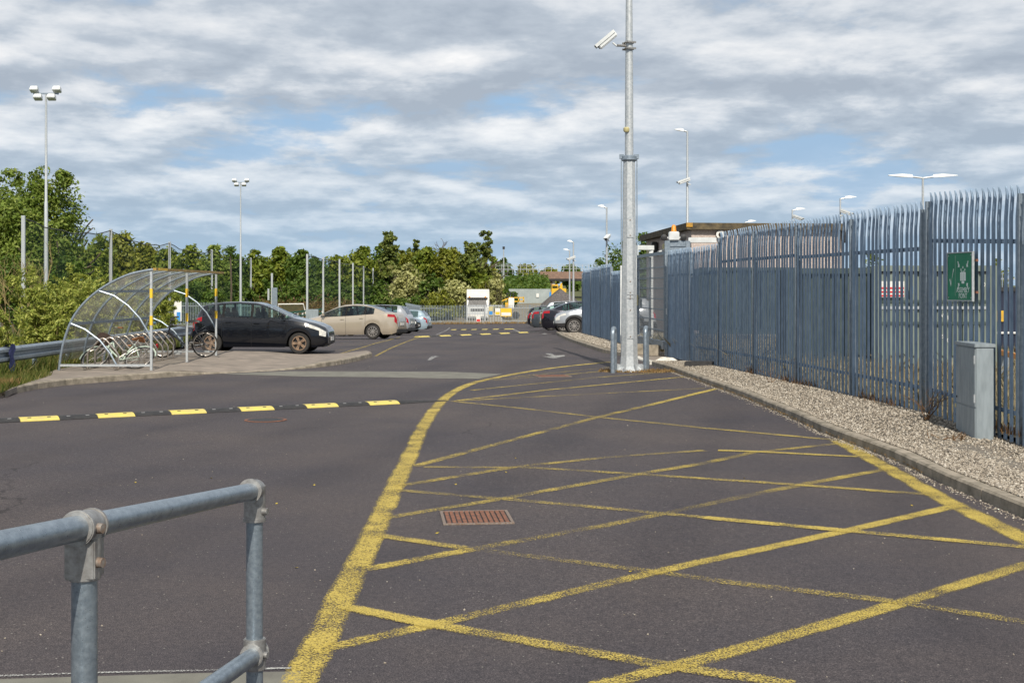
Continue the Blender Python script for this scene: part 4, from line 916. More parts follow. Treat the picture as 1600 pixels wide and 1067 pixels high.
# ---- bicycles (local x forward, wheel base about 1.05 m)
def ringpts(c, r, n, tilt=0): return [(c[0] + r * math.cos(2 * math.pi * k / n), c[1], c[2] + r * math.sin(2 * math.pi * k / n)) for k in range(n)]
def bicycle(loc, rz, lean, style, label):
    root = empty('bicycle', loc, rz, label, 'bicycle'); root.rotation_euler = (lean, 0, rz)
    r = .335; fr_ = {'mint': MT['bikemint'], 'black': MT['bikeblack']}[style]
    rearw, frontw = (-.52, 0, r), (.54, 0, r); bb = (-.08, 0, .28); seat_t = (-.24, 0, .76); head_b = (.38, 0, .66); head_t = (.33, 0, .84)
    for c_ in (rearw, frontw):
        wv = empty('wheel', c_, 0, parent=root)
        MB().tube(ringpts((0, 0, 0), r - .02, 32), .021, 8, closed=True).build('tyre', MT['tyre'], wv, smooth=True)
        MB().tube(ringpts((0, 0, 0), r - .045, 32), .011, 6, closed=True).build('rim', MT['alloy'], wv, smooth=True)
        m = MB()
        for k in range(24):
            a_ = 2 * math.pi * k / 24; m.tube([(.012 * math.cos(a_ + .9), (.02 if k % 2 else -.02), .012 * math.sin(a_ + .9)), ((r - .05) * math.cos(a_), 0, (r - .05) * math.sin(a_))], .0022, 4, caps=False)
        m.lathe([(.02, -.035), (.02, .035)], 8, 'Y'); m.build('spokes', MT['alloy'], wv)
        if style == 'mint': MB().tube([((r + .03) * math.cos(t), 0, (r + .03) * math.sin(t)) for t in [R(-10 + 20 * q) for q in range(10)]], .018, 6).build('mudguard', MT['bikemint'], wv)
    m = MB()
    if style == 'mint':
        m.tube([head_t, (.2, 0, .62), (.02, 0, .42), bb], .018, 8); m.tube([head_b, (.16, 0, .48), bb], .018, 8)
    else:
        m.tube([seat_t, head_t], .019, 8); m.tube([head_b, bb], .022, 8)
    m.tube([bb, seat_t], .017, 8); m.tube([head_b, head_t], .022, 8)
    for s in (-1, 1):
        m.tube([bb, (rearw[0], s * .05, rearw[2])], .010, 6); m.tube([seat_t, (rearw[0], s * .05, rearw[2])], .009, 6)
    m.build('frame', fr_, root, smooth=True)
    m = MB()
    for s in (-1, 1): m.tube([head_b, (.42, s * .05, .6), (frontw[0], s * .05, frontw[2])], .012, 6)
    m.build('fork', fr_ if style == 'black' else MT['alloy'], root, smooth=True)
    hb = (.31, 0, .98); m = MB(); m.tube([head_t, hb], .013, 6)
    if style == 'mint': m.tube([(.08, -.28, 1.0), (.26, -.25, 1.04), (.34, -.06, .99), hb, (.34, .06, .99), (.26, .25, 1.04), (.08, .28, 1.0)], .012, 6)
    else: m.tube([(.24, -.29, 1.0), (.31, -.1, .99), hb, (.31, .1, .99), (.24, .29, 1.0)], .012, 6)
    hh = m.build('handlebar', MT['alloy'] if style == 'mint' else MT['dark'], root, smooth=True)
    m = MB(); gx = .13 if style == 'mint' else .25
    for s in (-1, 1): m.tube([(gx - .08, s * .28, 1.0), (gx + .04, s * .275, 1.01)], .019, 8)
    m.build('grip', MT['saddle'] if style == 'mint' else MT['dark'], hh, smooth=True)
    m = MB(); m.tube([seat_t, (-.27, 0, .90)], .013, 6); m.build('seat_post', MT['alloy'], root)
    prof_ = [(-.40, .085, .93), (-.33, .09, .945), (-.24, .055, .94), (-.16, .025, .935), (-.11, .015, .925)]
    V = []; Fs = []
    for x, w2, z in prof_: V += [(x, -w2, z - .03), (x, -w2 * .7, z + .01), (x, 0, z + .02), (x, w2 * .7, z + .01), (x, w2, z - .03)]
    for i in range(4):
        for j in range(4): Fs.append((5 * i + j, 5 * i + j + 1, 5 * i + j + 6, 5 * i + j + 5))
        Fs.append((5 * i + 4, 5 * i, 5 * i + 5, 5 * i + 9))
    Fs += [(0, 1, 2, 3, 4), (24, 23, 22, 21, 20)]
    MB().add(V, Fs).build('saddle', MT['saddle'] if style == 'mint' else MT['dark'], root, smooth=True)
    m = MB(); m.lathe([(.09, -.062), (.09, -.055)], 20, 'Y', bb); m.tube([(bb[0], -.07, bb[2]), (bb[0] + .12, -.08, bb[2] - .12)], .011, 6); m.box((bb[0] + .12, -.13, bb[2] - .12), (.09, .09, .02))
    m.tube([(bb[0], .07, bb[2]), (bb[0] - .12, .08, bb[2] + .12)], .011, 6); m.box((bb[0] - .12, .13, bb[2] + .12), (.09, .09, .02)); m.build('crank', MT['alloy'], root)
    m = MB(); m.span((bb[0], -.055, bb[2] + .09), (rearw[0], -.05, rearw[2] + .035), .006, .012); m.span((bb[0], -.055, bb[2] - .09), (rearw[0], -.05, rearw[2] - .035), .006, .012); m.build('chain', MT['bolt'], root)
    if style == 'mint':
        m = MB(); zt, zb = .94, .68
        m.lathe([(.13, zb), (.19, zt), (.185, zt), (.125, zb + .01), (0, zb + .01)], 14, 'Z', (.56, 0, 0)); m.build('basket', MT['wicker'], root)
        m = MB()
        for s in (-1, 0, 1): m.tube([(-.28, s * .06, .73), (-.75, s * .06, .73)], .007, 5)
        for k in range(5): m.tube([(-.32 - k * .1, -.08, .73), (-.32 - k * .1, .08, .73)], .006, 5)
        m.tube([(-.74, .07, .73), (rearw[0], .06, rearw[2])], .006, 5); m.tube([(-.74, -.07, .73), (rearw[0], -.06, rearw[2])], .006, 5); m.build('carrier', MT['alloy'], root)
        MB().box((-.80, 0, .72), (.03, .09, .05)).build('rear_reflector', MT['lensred'], root)
    return root
bicycle((-8.75, 28.0, zp), R(180 - 12), R(48), 'mint', 'mint green bicycle with tan saddle and wicker basket slumped in the near hoops')
bicycle((-8.33, 32.55, zp), R(180 + 5), R(-6), 'black', 'black bicycle leaning on the far hoops beside the black hatchback')
pb_ = at(1230 / 4.444, 777 / 4.444 + 380, .1); MB().lathe([(.07, 0), (.11, .02), (.12, .07), (.08, .1), (0, .1)], 10).build('helmet', MT['whitesteel'], None, loc=pb_, label='pale rounded object lying under the far hoops', cat='object')

# ---- crash barrier
gr = empty('crash_barrier', (-10.02, 14, .1), 0, 'weathered steel crash barrier running behind the bicycle shelter', 'crash barrier')
prof_ = [(.0, -.155), (.02, -.15), (.075, -.11), (.075, -.06), (.02, -.02), (.02, .02), (.075, .06), (.075, .11), (.02, .15), (.0, .155)]
for k in range(8):
    y0, y1 = k * 4.0, k * 4.0 + 4.06; V = []; Fs = []
    for y in (y0, y1):
        for (dx, dz) in prof_: V.append((dx + (.003 if k % 2 else 0), y, .46 + dz))
        for (dx, dz) in reversed(prof_): V.append((dx - .005 + (.003 if k % 2 else 0), y, .46 + dz))
    n = len(prof_) * 2
    for i in range(n): Fs.append((i, (i + 1) % n, n + (i + 1) % n, n + i))
    MB().add(V, Fs).build('beam', MT['galv'], gr)
    MB().box((-.05, y0 + 1.0, .28), (.06, .11, .62)).build('post', MT['galv'], gr)
    MB().box((-.05, y0 + 3.0, .28), (.06, .11, .62)).build('post', MT['galv'], gr)
yb = at(42, 590, .1).y
m = MB(); zs = np.linspace(.02, .67, 12); V = []; Fs = []
for i, z in enumerate(zs):
    for j in range(5): V.append((.09 + .018 * math.sin(i * 1.3 + j * 2.1), -.13 + .065 * j + .02 * math.sin(i * .7), z))
for i in range(11):
    for j in range(4): Fs.append((5 * i + j, 5 * i + j + 1, 5 * i + j + 6, 5 * i + j + 5))
b = len(V); V += [(.02, -.13, .66), (.02, .14, .66), (-.09, -.13, .6), (-.09, .14, .6)]; Fs += [(55, 59, b + 1, b), (b, b + 1, b + 3, b + 2)]
m.add(V, Fs).build('blue_wrap', MT['bluecloth'], None, loc=(-10.02, yb, .1), smooth=True, label='dark blue cloth tied round the crash barrier at the left edge', cat='cloth')

# ---- building behind the gateway
xL, yF = put(1073, 57).x, 57.0; bx1 = put(1329, 57).x; yB = 71.0; zr0 = zat(348, 57); zr1 = zat(358.5, 57)
# skewed plan: the left flank recedes towards px 1003
A0 = Vector((xL + .25, yF + .3, 0)); B0 = Vector((put(1003, yB).x + .25, yB, 0)); C0 = Vector((bx1 - .2, yF + 1.2, 0)); D0 = Vector((bx1 + 4, yB + 3, 0))
bd = empty('yard_building', (A0.x, A0.y, 0), 0, 'flat roofed pebble-dashed building with lichened concrete roof edge', 'building')
def rel(p): return (p.x - A0.x, p.y - A0.y)
MB().prism([rel(A0), rel(C0), rel(D0), rel(B0)], -.3, zr1).build('wall', MT['harl'], bd)
A1, B1, C1, D1 = Vector((xL, yF, 0)), Vector((put(1003, yB).x - .1, yB + .4, 0)), Vector((bx1, yF + .9, 0)), Vector((bx1 + 4.3, yB + 3.3, 0))
rf = MB().prism([rel(A1), rel(C1), rel(D1), rel(B1)], zr1 + .002, zr0).build('roof', MT['roofslab'], bd)
MB().box((.12, -.004 + 0, zr0 - .1), (.28, .05, .18)).build('lichen_patch', MT['lichen'], rf, loc=(rel(A1)[0], rel(A1)[1], 0))
fl_d = (B0 - A0).normalized(); fn = Vector((-fl_d.y, fl_d.x, 0)); fn = fn if fn.x < 0 else -fn
for k, t in enumerate((.14, .48, .86)):
    p = A0.lerp(B0, t) + fn * .12; MB().lathe([(.05, 0), (.13, .08), (.15, .5), (.10, .6), (0, .62)], 10, 'Z').build('bulkhead_light', MT['cream'], bd, loc=(p.x - A0.x, p.y - A0.y, zr1 - 1.0), smooth=True)
for k, t in enumerate((.30, .70)):
    p = A0.lerp(B0, t) + fn * .2; MB().box((0, 0, 0), (.3, .5, .7)).build('floodlight', MT['dark'], bd, loc=(p.x - A0.x, p.y - A0.y, zr1 - .55), bevel=.03)
p = A0.lerp(C0, .19); dm = empty('dome_camera', (p.x, p.y - .16, zat(366, 57)), 0, 'white dome camera on the pebble-dashed wall', 'camera')
MB().lathe([(.19, -.02), (.19, .1), (.0, .1)], 16, 'Y').build('housing', MT['white'], dm, smooth=True)
MB().lathe([(0, -.13), (.06, -.11), (.09, -.04), (.09, -.02)], 12, 'Y').build('dome', MT['dark'], dm, smooth=True)
p = A0.lerp(B0, .45) + fn * .3; cctv('wall_camera', (p.x, p.y, zat(392, 62)), R(200), R(20), .4, 'dark outlined camera below the roof edge on the building flank', .1)
# ================================================================ cars
def interp(pts, x): return float(np.interp(x, [p[0] for p in pts], [p[1] for p in pts]))
SPEC = {
 'hatch': dict(L=3.94, W=1.71, H=1.49, wb=2.525, fo=.80, r=.305, spokes=5,
   top=[(0, .50), (.02, .66), (.10, .76), (.35, .87), (.70, .955), (1.02, 1.03), (1.40, 1.20), (1.75, 1.37), (2.1, 1.465), (2.6, 1.49), (3.1, 1.47), (3.50, 1.41), (3.62, 1.37), (3.75, 1.20), (3.87, 1.0), (3.93, .85), (3.94, .55)],
   belt=[(0, .48), (.03, .62), (.25, .75), (.6, .88), (1.02, .96), (2, .99), (3, 1.04), (3.5, 1.09), (3.8, .98), (3.90, .84), (3.94, .52)],
   W0=1.02, W1=1.85, R1=3.60, R0=3.88, g0=1.10, g1=3.46, pill=[1.28, 2.18, 3.0], gcut=3.02),
 'saloon': dict(L=4.62, W=1.81, H=1.48, wb=2.70, fo=.88, r=.315, spokes=10,
   top=[(0, .48), (.03, .62), (.12, .71), (.35, .81), (.75, .91), (1.15, 1.0), (1.55, 1.20), (1.95, 1.375), (2.3, 1.455), (2.75, 1.48), (3.15, 1.45), (3.5, 1.36), (3.8, 1.24), (4.08, 1.12), (4.3, 1.11), (4.52, 1.08), (4.58, .95), (4.61, .8), (4.62, .5)],
   belt=[(0, .46), (.03, .58), (.3, .73), (.7, .84), (1.15, .92), (2.5, .965), (3.6, 1.03), (4.1, 1.05), (4.5, 1.01), (4.59, .85), (4.62, .48)],
   W0=1.15, W1=1.98, R1=3.25, R0=4.05, g0=1.28, g1=3.62, pill=[1.5, 2.42, 3.25], gcut=3.3),
 'estate': dict(L=4.77, W=1.82, H=1.52, wb=2.71, fo=.88, r=.315, spokes=9,
   top=[(0, .48), (.03, .62), (.12, .71), (.4, .82), (.8, .92), (1.2, 1.0), (1.6, 1.22), (2.0, 1.40), (2.4, 1.49), (3.2, 1.52), (4.0, 1.48), (4.3, 1.44), (4.5, 1.25), (4.65, 1.02), (4.73, .9), (4.76, .7), (4.77, .5)],
   belt=[(0, .46), (.03, .58), (.3, .73), (.7, .84), (1.2, .92), (2.5, .96), (4.0, 1.0), (4.5, 1.0), (4.7, .88), (4.77, .48)],
   W0=1.2, W1=2.03, R1=4.28, R0=4.62, g0=1.33, g1=4.12, pill=[1.55, 2.45, 3.3], gcut=3.34),
 'suv': dict(L=4.45, W=1.84, H=1.64, wb=2.65, fo=.85, r=.345, spokes=10,
   top=[(0, .60), (.02, .74), (.10, .86), (.35, .97), (.75, 1.05), (1.1, 1.12), (1.5, 1.36), (1.85, 1.54), (2.3, 1.62), (3.0, 1.64), (3.7, 1.60), (4.0, 1.55), (4.2, 1.33), (4.33, 1.1), (4.42, .9), (4.44, .75), (4.45, .6)],
   belt=[(0, .58), (.03, .70), (.3, .86), (.7, .97), (1.1, 1.03), (2.5, 1.07), (3.8, 1.12), (4.2, 1.08), (4.4, .85), (4.45, .58)],
   W0=1.1, W1=1.9, R1=3.95, R0=4.32, g0=1.25, g1=3.82, pill=[1.45, 2.35, 3.2], gcut=3.24),
}
def make_car(kind, paint, label, rim='alloy', clad=False, cabcol=None):
    sp = SPEC[kind]; L, W, r, fo, wb = sp['L'], sp['W'], sp['r'], sp['fo'], sp['wb']
    car = empty('parked_car', (0, 0, 0), 0, label, 'car')
    wheels = [fo, fo + wb]; Ra = r + .045
    xs = set([0, .01, .025, .05, .08, .12, L - .12, L - .08, L - .05, L - .025, L - .01, L])
    xs |= set(np.round(np.arange(.16, L - .14, .07), 3)); 
    for wx in wheels: xs |= set(np.round(wx + Ra * np.sin(np.linspace(-1, 1, 15) * math.pi / 2) * 1.0, 3))
    for b in (sp['W0'], sp['W1'], sp['R1'], sp['R0'], sp['g0'], sp['g1'], *[p - .045 for p in sp['pill']], *[p + .03 for p in sp['pill']]): xs.add(round(b, 3))
    xs = sorted(x for x in xs if 0 <= x <= L); X = [xs[0]]
    for x in xs[1:]:
        if x - X[-1] > .006: X.append(x)
    NP = 13
    def section(x):
        e = abs(x - L / 2) / (L / 2); t = W / 2 * (1 - .19 * max(0, (e - .70) / .30) ** 2.2)
        if e > .97: t *= 1 - .10 * ((e - .97) / .03) ** 2
        zt, zs = interp(sp['top'], x), interp(sp['belt'], x); zs = min(zs, zt - .004)
        zb = .19 + (.10 if kind == 'suv' else 0) + .10 * max(0, (e - .86) / .14) ** 1.5
        arch = None; fl = 0
        for wx in wheels:
            dx = abs(x - wx)
            if dx < Ra: arch = r + math.sqrt(Ra * Ra - dx * dx)
            if dx < Ra + .12: fl = .018 * (1 - max(0, dx - Ra) / .12)
        cab = min(1, max(0, (zt - zs) / .42))
        hh = [zb, zb + .10 * (zs - zb) / .7, zb + (zs - zb) * .32, zb + (zs - zb) * .62, zb + (zs - zb) * .86, zs]
        yy = [t * .93, t * .985, t * .995 + fl, t * 1.0 + fl * .6, t * .985, t * .952]
        if arch and arch > zb:
            for k in range(5):
                lo = arch + (zs - .015 - arch) * (k / 5.0) ** 1.1
                hh[k] = max(hh[k], lo)
            yy[0] = yy[1] = t * .99 + fl; yy[2] = t + fl * .8
        hi = zt - zs
        tum = lambda f: t * (.935 - .22 * cab * f) if cab > .02 else t * .93
        p = list(zip(yy, hh))
        p.append((t * .935 - (1 - cab) * t * .06, zs + min(.014, hi * .3)))                   # 6 window foot
        p.append((tum(.55) - (1 - cab) * t * .12, zs + hi * .47))                                # 7 window middle
        p.append((tum(.94) - (1 - cab) * t * .20, zs + hi * .86))                                # 8 window head
        p.append((tum(1.0) * .955 - (1 - cab) * t * .22, zs + hi * .945))                         # 9 roof edge
        p.append((t * (.58 - .02 * cab), zs + hi * .982 - .001))
        p.append((t * .30, zs + hi * .996)); p.append((0, zt))
        return p
    SEC = [section(x) for x in X]
    def vert(i, j, s): y, z = SEC[i][j]; return (L / 2 - X[i], s * y, z)
    buckets = {}
    def put_face(key, pts): buckets.setdefault(key, []).append(pts)
    H_l = dict(hatch=(.16, .80), saloon=(.1, .6), estate=(.1, .6), suv=(.08, .55))[kind]
    for i in range(len(X) - 1):
        xm = (X[i] + X[i + 1]) / 2
        for j in range(NP - 1):
            key = 'body'
            zm = (SEC[i][j][1] + SEC[i][j + 1][1]) / 2
            if j in (6, 7) and sp['g0'] < xm < sp['g1'] and SEC[i][8][1] - SEC[i][6][1] > .05:
                key = 'pillar' if any(p - .045 < xm < p + .03 for p in sp['pill'][1:]) else 'side_window'
                if key == 'side_window' and xm > sp['gcut']: key = 'rear_quarter_window'
                if key == 'side_window' and xm < sp['pill'][1]: key = 'front_window'
            if j >= 9 and sp['W0'] < xm < sp['W1']: key = 'windscreen'
            if j >= 9 and sp['R1'] < xm < sp['R0']: key = 'rear_window'
            if j == 8 and (sp['g0'] < xm < sp['g1']) and kind != 'hatch' and cabcol: key = 'roof_trim'
            if j in (4, 3) and .05 < xm < H_l[1] * .72 + .1 and zm > interp(sp['belt'], xm) - .19 and (j == 4 or xm < .24): key = 'headlight'
            if j in (3, 4) and L - (.40 if kind == 'saloon' else .34 if kind == 'hatch' else .26) < xm < L - .035 and (j == 4 or xm > L - .12): key = 'tail_light'
            if kind == 'hatch' and j == 5 and L - .26 < xm < L - .1: key = 'tail_light'
            if clad and j <= 1: key = 'cladding'
            if clad and j <= 2 and (any(abs(xm - wx) < Ra + .01 for wx in wheels)) and j <= 1: key = 'cladding'
            for s in (-1, 1):
                q = [vert(i, j, s), vert(i + 1, j, s), vert(i + 1, j + 1, s), vert(i, j + 1, s)]
                put_face((key, s) if key in ('headlight', 'tail_light', 'side_window', 'front_window', 'rear_quarter_window') else (key, 0), q if s > 0 else q[::-1])
    # ends
    for i, nm in ((0, 'body'), (len(X) - 1, 'body')):
        P = [vert(i, j, 1) for j in range(NP)] + [vert(i, j, -1) for j in range(NP - 2, -1, -1)]
        put_face((nm, 0), P if i else P[::-1])
    mats = {'body': paint, 'pillar': MT['trim'], 'roof_trim': MT['trim'], 'windscreen': MT['screen'], 'rear_window': MT['screen'], 'side_window': MT['carglass'], 'front_window': MT['carglass'], 'rear_quarter_window': MT['carglass'],
            'headlight': MT['lensclear'], 'tail_light': MT['lensred'], 'cladding': MT['rubber']}
    bodyo = None
    for (key, s), fcs in sorted(buckets.items(), key=lambda kv: kv[0][0] != 'body'):
        V = []; Fs = []; idx = {}
        for q in fcs:
            f = []
            for p in q:
                k = (round(p[0], 4), round(p[1], 4), round(p[2], 4))
                if k not in idx: idx[k] = len(V); V.append(p)
                if not f or (idx[k] != f[-1] and idx[k] != f[0]): f.append(idx[k])
            if len(f) > 2: Fs.append(tuple(f))
        me = bpy.data.meshes.new(key); me.from_pydata(V, [], Fs); me.shade_smooth(); me.set_sharp_from_angle(angle=R(42)); me.materials.append(mats[key])
        nm = {'front_window': 'side_window', 'rear_quarter_window': 'side_window'}.get(key, key)
        link(me, nm, car)
    # dark underbody, wheel wells, cabin
    m = MB(); m.box((0, 0, .30 + (.08 if kind == 'suv' else 0)), (L - .3, W * .62, .22)); 
    m.box(((L / 2 - fo - wb / 2), 0, .34), (wb - 2 * Ra - .04, W * .90, .26)); m.build('underbody', MT['dark'], car)
    m = MB(); fx = L / 2 - fo - wb * .5
    m.box((fx - .1, 0, .62), (wb * .9, W * .86, .30)); m.box((L / 2 - sp['W0'] - .16, 0, .84), (.34, W * .8, .16)); m.build('interior', MT['trim'], car)
    for sx in (fx + .25, fx - .62):
        for sy in (-.36, .36):
            m = MB(); m.box((sx - .22, sy, .94), (.12, .46, .48), Matrix.Rotation(R(-10), 3, 'Y')); m.box((sx - .28, sy, 1.235), (.08, .24, .15)); m.build('seat', MT['trim'], car, bevel=.02)
    MB().tube([(L / 2 - sp['W1'] + .16 + .19 * math.cos(t) * .35, .36 + .19 * math.sin(t), .97 + .19 * math.cos(t) * .93) for t in [k * math.pi / 6 for k in range(12)]], .014, 5, closed=True).build('steering_wheel', MT['dark'], car)
    # wheels
    for wx in wheels:
        for s in (-1, 1):
            wv = empty('wheel', (L / 2 - wx, s * (W / 2 - .115), r), 0, parent=car)
            if s < 0: wv.rotation_euler = (0, 0, math.pi)
            tw = .10; rr = r * .68
            MB().lathe([(rr, -tw), (r * .93, -tw), (r * .985, -tw * .8), (r, -tw * .5), (r, tw * .5), (r * .985, tw * .8), (r * .93, tw), (rr + .008, tw), (rr, tw * .9)], 30, 'Y', caps=False).build('tyre', MT['tyre'], wv, smooth=True)
            m = MB(); m.lathe([(rr, -tw * .9), (rr, tw * .92), (rr - .018, tw * .94), (rr - .025, tw * .7), (rr - .04, -tw * .9)], 28, 'Y', caps=False)
            ns = sp['spokes']
            for k in range(ns):
                a = 2 * math.pi * k / ns; Rm = Matrix.Rotation(a, 3, 'Y'); wd = .055 if ns <= 6 else .026
                for tw_ in ((-.16, .16) if ns > 6 else (-.22, .22)):
                    R2 = Matrix.Rotation(a + tw_ * .5, 3, 'Y'); m.box(tuple(R2 @ Vector((rr * .52, tw * .62, 0))), (rr * .92, .02, wd * (.8 if ns <= 6 else .62)), R2)
            m.lathe([(.0, tw * .78), (.05, tw * .76), (.062, tw * .5)], 12, 'Y'); m.build('rim', MT[rim], wv, smooth=False)
            MB().lathe([(rr * .9, 0), (rr * .9, tw * .15), (0, tw * .15)], 20, 'Y').build('brake_disc', MT['dark'], wv)
            m = MB(); m.lathe([(Ra - .01, -.16), (Ra - .01, .09)], 20, 'Y', (L / 2 - wx, s * (W / 2 - .13), r))
            # open wheel well liner (upper half only)
            V = []; Fs = []; K = 12
            for k in range(K + 1):
                t = math.pi * k / K
                for yy_ in (-.20, .085): V.append((L / 2 - wx + (Ra + .004) * math.cos(t), s * (W / 2 - .10) + s * yy_, r + (Ra + .004) * math.sin(t)))
            for k in range(K): Fs.append((2 * k, 2 * k + 1, 2 * k + 3, 2 * k + 2))
            V.append((L / 2 - wx, s * (W / 2 - .30), r)); 
            for k in range(K): Fs.append((2 * k, 2 * k + 2, len(V) - 1))
            MB().add(V, Fs).build('wheel_well', MT['dark'], car)
    # seams, handles, mirrors, grille, plates
    def sec_at(x, j):
        y, z = section(x)[j]; return y, z
    for s in (-1, 1):
        for dx in (sp['pill'][0] - .14, sp['pill'][1] - .01, sp['pill'][2] + .02):
            pts = []
            for j in range(0, 7):
                y, z = sec_at(dx, j); pts.append((L / 2 - dx, s * (y + .0005), z))
            MB().tube(pts, .005, 4).build('door_seam', MT['dark'], car)
        for dx in (sp['pill'][1] - .16, sp['pill'][2] - .16):
            y, z = sec_at(dx, 4); MB().box((L / 2 - dx, s * (y + .012), z - .02), (.17, .025, .03)).build('door_handle', paint, car, bevel=.008)
        y, z = sec_at(sp['pill'][0] + .05, 5)
        MB().box((L / 2 - sp['pill'][0] + .03, s * (y + .12), z + .10), (.11, .20, .14)).build('wing_mirror', paint if not cabcol else MT['dark'], car, bevel=.035, smooth=True)
        pts = [(L / 2 - x, s * (sec_at(x, 6)[0] + .004), sec_at(x, 6)[1] - .004) for x in np.linspace(sp['g0'], sp['g1'], 12)]
        MB().tube(pts, .009, 4).build('window_trim', MT['dark'], car)
    zb_ = .30 if kind != 'suv' else .38
    m = MB(); m.box((L / 2 - .005, 0, zb_ + .08), (.04, W * .50, .16)); m.build('lower_grille', MT['dark'], car, bevel=.01)
    MB().box((L / 2 - .0, 0, zb_ + .24), (.04, W * .34, .06)).build('grille', MT['dark'], car, bevel=.01)
    MB().box((L / 2 + .018, 0, zb_ + .12), (.012, .50, .11)).build('number_plate', MT['white'], car)
    MB().box((-L / 2 - .006, 0, .62 if kind == 'saloon' else .70), (.012, .50, .11)).build('number_plate', MT['white'], car)
    MB().box((-L / 2 + .02, 0, .33), (.10, W * .8, .16)).build('bumper_insert', MT['dark'], car, bevel=.02)
    y, z = sec_at(L * .62, 12); MB().tube([(L / 2 - L * .62, 0, z), (L / 2 - L * .62 - .12, 0, z + .14)], .006, 5).build('aerial', MT['dark'], car)
    return car
def place_car(car, pcontact, wheel, side, yaw):
    """put the wheel ('f' or 'r', side -1 right / +1 left) on the ground point"""
    kind = car['_k']; sp = SPEC[kind]; lx = sp['L'] / 2 - (sp['fo'] if wheel == 'f' else sp['fo'] + sp['wb']); ly = side * (sp['W'] / 2 - .1)
    c, s_ = math.cos(yaw), math.sin(yaw); x = pcontact.x - (lx * c - ly * s_); y = pcontact.y - (lx * s_ + ly * c)
    # rest on the four wheels: pitch and roll from the land
    hz = lambda a, b: gh(x + a * c - b * s_, y + a * s_ + b * c); hl = sp['wb'] / 2; hw = .75
    z = (hz(hl, 0) + hz(-hl, 0)) / 2; pit = math.atan2(hz(-hl, 0) - hz(hl, 0), 2 * hl); rol = math.atan2(hz(0, hw) - hz(0, -hw), 2 * hw)
    car.location = (x, y, z + .002); car.rotation_euler = (rol, pit, yaw); del car['_k']
def car(kind, paint, label, P, wheel, side, yaw, **k):
    c = make_car(kind, MT[paint], label, **k); c['_k'] = kind; place_car(c, P, wheel, side, R(yaw)); return c
car('hatch', 'cp_black', 'glossy black hatchback parked by the bicycle shelter, nose to the right', at(468, 553), 'f', -1, -1.5, rim='alloydirty')
car('saloon', 'cp_beige', 'champagne saloon with its red tail lamps to the right, behind the black hatchback', at(583, 530), 'r', 1, 180 - 11)
car('suv', 'cp_silver', 'silver people carrier mostly hidden behind the champagne saloon', put(611, 67), 'r', 1, 180 - 9, cabcol=1)
car('suv', 'cp_black', 'small black car showing its front between the champagne saloon and the pale estate', put(629, 76), 'f', -1, -6, clad=True)
car('estate', 'cp_pale', 'pale blue estate car, last in the left row', put(641, 86), 'r', 1, 180 - 8)
car('suv', 'cp_silver', 'silver crossover with its nose sticking out beside the far palisade fence', put(897, 55.6), 'f', 1, 180, clad=True, rim='alloy')
car('saloon', 'cp_ink', 'black saloon with red triangular tail lamp behind the silver crossover', put(880, 61), 'r', -1, 2)
car('saloon', 'cp_grey', 'dark grey saloon with round red lamps, behind the black saloon on the right', put(861, 69), 'r', -1, 2)
car('suv', 'cp_white', 'white off-roader whose pale roof shows above the dark saloons on the right', put(874, 75), 'r', -1, 2, cabcol=1)
car('hatch', 'cp_ink', 'farthest small black car at the left end of the right row', put(838, 90), 'r', -1, 2)

